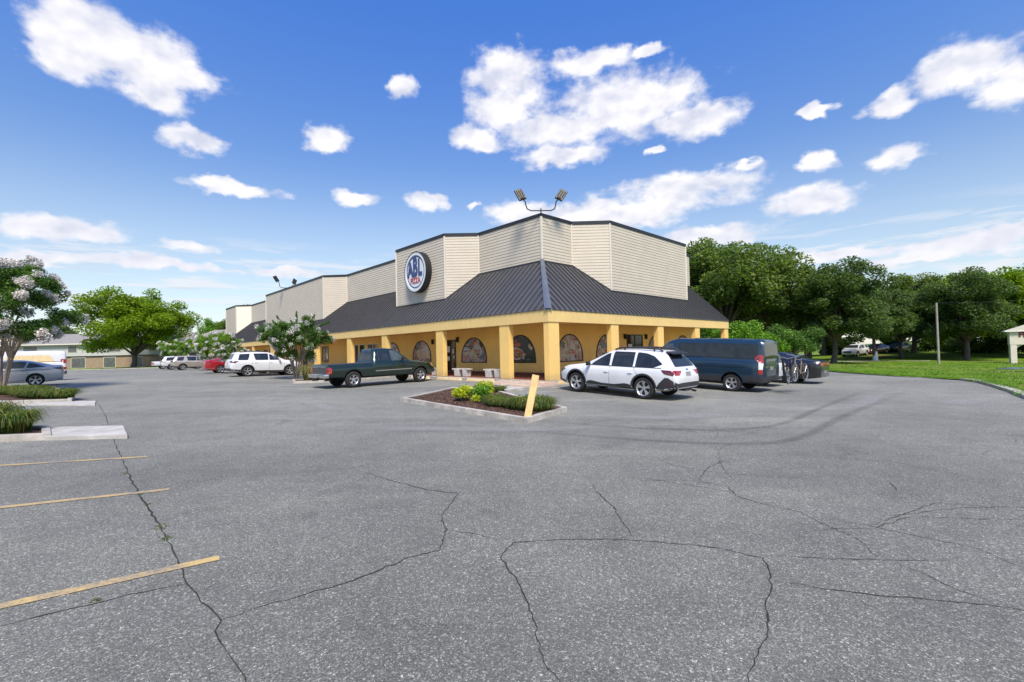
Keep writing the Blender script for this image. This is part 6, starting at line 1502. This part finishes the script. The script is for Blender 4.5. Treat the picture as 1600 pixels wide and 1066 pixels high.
# shrubs by the house, dark
# ------------------------------------------------------------------ far houses on the left
def house(x, y, rz, L_, W_, eave, ridge, label, wins):
    r = thing('apartment_house', (x, y, G(x, y)), rz, label, 'house')
    MB().box((0, 0, 1.25), (L_ - .3, W_ - .3, 2.5)).build('brick_wall', MAT['brickfar'], r)
    MB().box((0, 0, 2.5 + (eave - 2.5) / 2), (L_, W_, eave - 2.5)).build('upper_wall', MAT['sidingfar'], r)
    for k in range(int((eave - 2.6) / .3)): pass
    MB().box((0, -W_ / 2 - .02, 2.47), (L_ + .02, .06, .12)).build('band', MAT['darkmetal'], r)
    o = .6; mb = MB(); h = eave - .02
    mb.add([(-L_ / 2 - o, -W_ / 2 - o, h), (L_ / 2 + o, -W_ / 2 - o, h), (L_ / 2 + o, W_ / 2 + o, h), (-L_ / 2 - o, W_ / 2 + o, h), (-L_ / 2 + 2.5, 0, ridge), (L_ / 2 - 2.5, 0, ridge)], [(0, 1, 5, 4), (2, 3, 4, 5), (1, 2, 5), (3, 0, 4), (3, 2, 1, 0)])
    mb.build('roof', MAT['shingle'], r)
    MB().box((0, -W_ / 2 - o - .02, h), (L_ + 2 * o, .05, .22)).build('gutter', MAT['trim'], r)
    for u, z, w, hh in wins:
        f = MB().box((u, -W_ / 2 + (.12 if z < 2.4 else -.03), z), (w + .16, .08, hh + .16)).build('window', MAT['trim'], r)
        mesh_obj('pane', MB().box((u, -W_ / 2 + (.07 if z < 2.4 else -.08), z), (w, .02, hh)).mesh('pane', MAT['farglass']), f)
W1 = [(-13, 4.0, 2.6, 1.3), (-5, 4.0, 1.6, 1.2), (3, 4.0, 2.4, 1.3), (11, 4.0, 2.4, 1.3), (-14, 1.15, 1.8, 2.0), (-9.5, 1.15, 1., 2.0), (-4, 1.15, 2.6, 2.0), (2, 1.15, 2.2, 2.0), (7.5, 1.15, 1.8, 2.0), (13, 1.15, 2.2, 2.0)]
house(-84.5, 97.5, radians(4), 36, 9, 5.0, 7.3, 'long pale two storey house behind the big bright tree', W1)
house(-55.5, 96.5, radians(4), 19, 9, 5.0, 7.3, 'second pale two storey house behind the far parked suvs', [(-6, 4.0, 2.2, 1.3), (0, 4., 1.6, 1.3), (6, 4, 2.2, 1.3), (-6, 1.15, 2.2, 2.), (0, 1.15, 1., 2.), (5.5, 1.15, 2.4, 2.)])
house(-118, 92, radians(20), 22, 9, 5.0, 7.3, 'pale house at the far left behind the white van', [(-6, 4.0, 2.2, 1.3), (6, 4, 2.2, 1.3), (0, 1.15, 1., 2.), (5.5, 1.15, 2.4, 2.)])
MAT['paleyellow'] = stucco('pale_yellow_wall', (.72, .62, .34))
yb = thing('yellow_house', (30.5, 71, ZLAWN(30.5, 71)), radians(-8), 'low yellow house glimpsed beneath the trees behind the black coupe', 'house')
MB().box((0, 0, 1.5), (17, 7, 3.)).build('wall', MAT['paleyellow'], yb)
MB().add([(-9, -4.2, 3), (9, -4.2, 3), (9, 4.2, 3), (-9, 4.2, 3), (-7, 0, 4.6), (7, 0, 4.6)], [(0, 1, 5, 4), (2, 3, 4, 5), (1, 2, 5), (3, 0, 4), (3, 2, 1, 0)]).build('roof', MAT['shingle'], yb)
for u in (-6, -2, 2, 6): MB().box((u, -3.53, 1.5), (1.6, .08, 1.3)).build('window', MAT['farglass'], yb)
# red mulch patch by the far cars
mp = [(44, 61), (50, 60), (51, 62.5), (45, 63.5)]
tag(sheet('mulch_patch', mp, MAT['redmulch'], .05, step=2, zf=ZLAWN), kind='structure')

# ------------------------------------------------------------------ lawn sign
X0, Y0 = 46.0, 42.6; zb = ZLAWN(X0, Y0); rz = atan2(-1.2, 5.) * .0 + radians(-42)
ls = thing('lawn_sign', (X0, Y0, zb), radians(-30), 'cream monument sign with a gabled top and dark red lettering on the right lawn', 'sign')
MB().box((.45, 0, .93), (.42, .42, 1.95)).build('post', MAT['stone'], ls, bevel=.015)
MB().box((4.55, 0, .93), (.42, .42, 1.95)).build('post', MAT['stone'], ls, bevel=.015)
MB().box((2.5, 0, 2.32), (4.6, .46, 1.22)).build('sign_panel', MAT['stone'], ls, bevel=.015)
MB().add([(-.12, -.42, 2.96), (5.12, -.42, 2.96), (5.12, .42, 2.96), (-.12, .42, 2.96), (2.5, -.42, 3.95), (2.5, .42, 3.95)], [(0, 1, 4), (2, 3, 5), (1, 2, 5, 4), (3, 0, 4, 5), (3, 2, 1, 0)]).build('gable', MAT['stone'], ls)
MB().box((2.5, 0, 2.945), (5.3, .90, .06)).build('cornice', MAT['white'], ls)
MB().add([(.66, -.1, 1.70), (1.1, -.1, 1.70), (.66, -.1, 1.40), (.66, .1, 1.70), (1.1, .1, 1.70), (.66, .1, 1.40)], [(0, 2, 1), (3, 4, 5), (0, 1, 4, 3), (1, 2, 5, 4), (2, 0, 3, 5)]).build('bracket', MAT['stone'], ls)
MAT['maroon'] = simple('maroon_letters', (.16, .018, .014), .5)
text_mesh('Florida', .62, MAT['maroon'], .03, 1., 'lettering', ls, .022, Matrix.Translation((1.65, -.245, 2.62)) @ Matrix.Rotation(pi / 2, 4, 'X'))
text_mesh('Nat', .58, MAT['maroon'], .03, 1., 'lettering', ls, .022, Matrix.Translation((2.15, -.245, 2.06)) @ Matrix.Rotation(pi / 2, 4, 'X'))
tag(MB().prism([(34.6, 31.6), (37.0, 32.6), (36.6, 33.5), (34.3, 32.5)], lambda x, y: ZLAWN(x, y) - .1, lambda x, y: ZLAWN(x, y) + .06).build('drain_cover', MAT['grate']), 'blue grey drain cover set in the right lawn', 'drain cover')

# ------------------------------------------------------------------ poles and wires
def pole(x, y, h, r, label):
    z = ZLAWN(x, y); o = MB().tube([(0, 0, -.2), (0, 0, h)], [r, r * .8], 10).build('utility_pole', MAT['pole'], smooth=.8); o.location = (x, y, z); tag(o, label, 'pole'); return Vector((x, y, z + h))
a = pole(40.13, 43.07, 5.75, .105, 'tall weathered wooden pole standing alone on the right lawn')
b = pole(62.5, 73.7, 4.6, .17, 'short thick pole beside the far parked cars')
def wire(p, q, sag, label):
    mb = MB(); pts = [p.lerp(q, t) - Vector((0, 0, sag * 4 * t * (1 - t))) for t in np.linspace(0, 1, 14)]
    tag(mb.tube(pts, .012, 4).build('overhead_wire', MAT['black']), label, 'wire')
wire(a, b, .6, 'thin wire sagging from the tall pole to the short pole')
wire(a, Vector((58, 41, 6.5)), .5, 'thin wire running from the tall pole out of the right edge')
wire(Vector((20.5, 60, 3.6)), Vector((75, 50.5, 12.0)), .7, 'overhead line crossing the sky at the right above the sign')
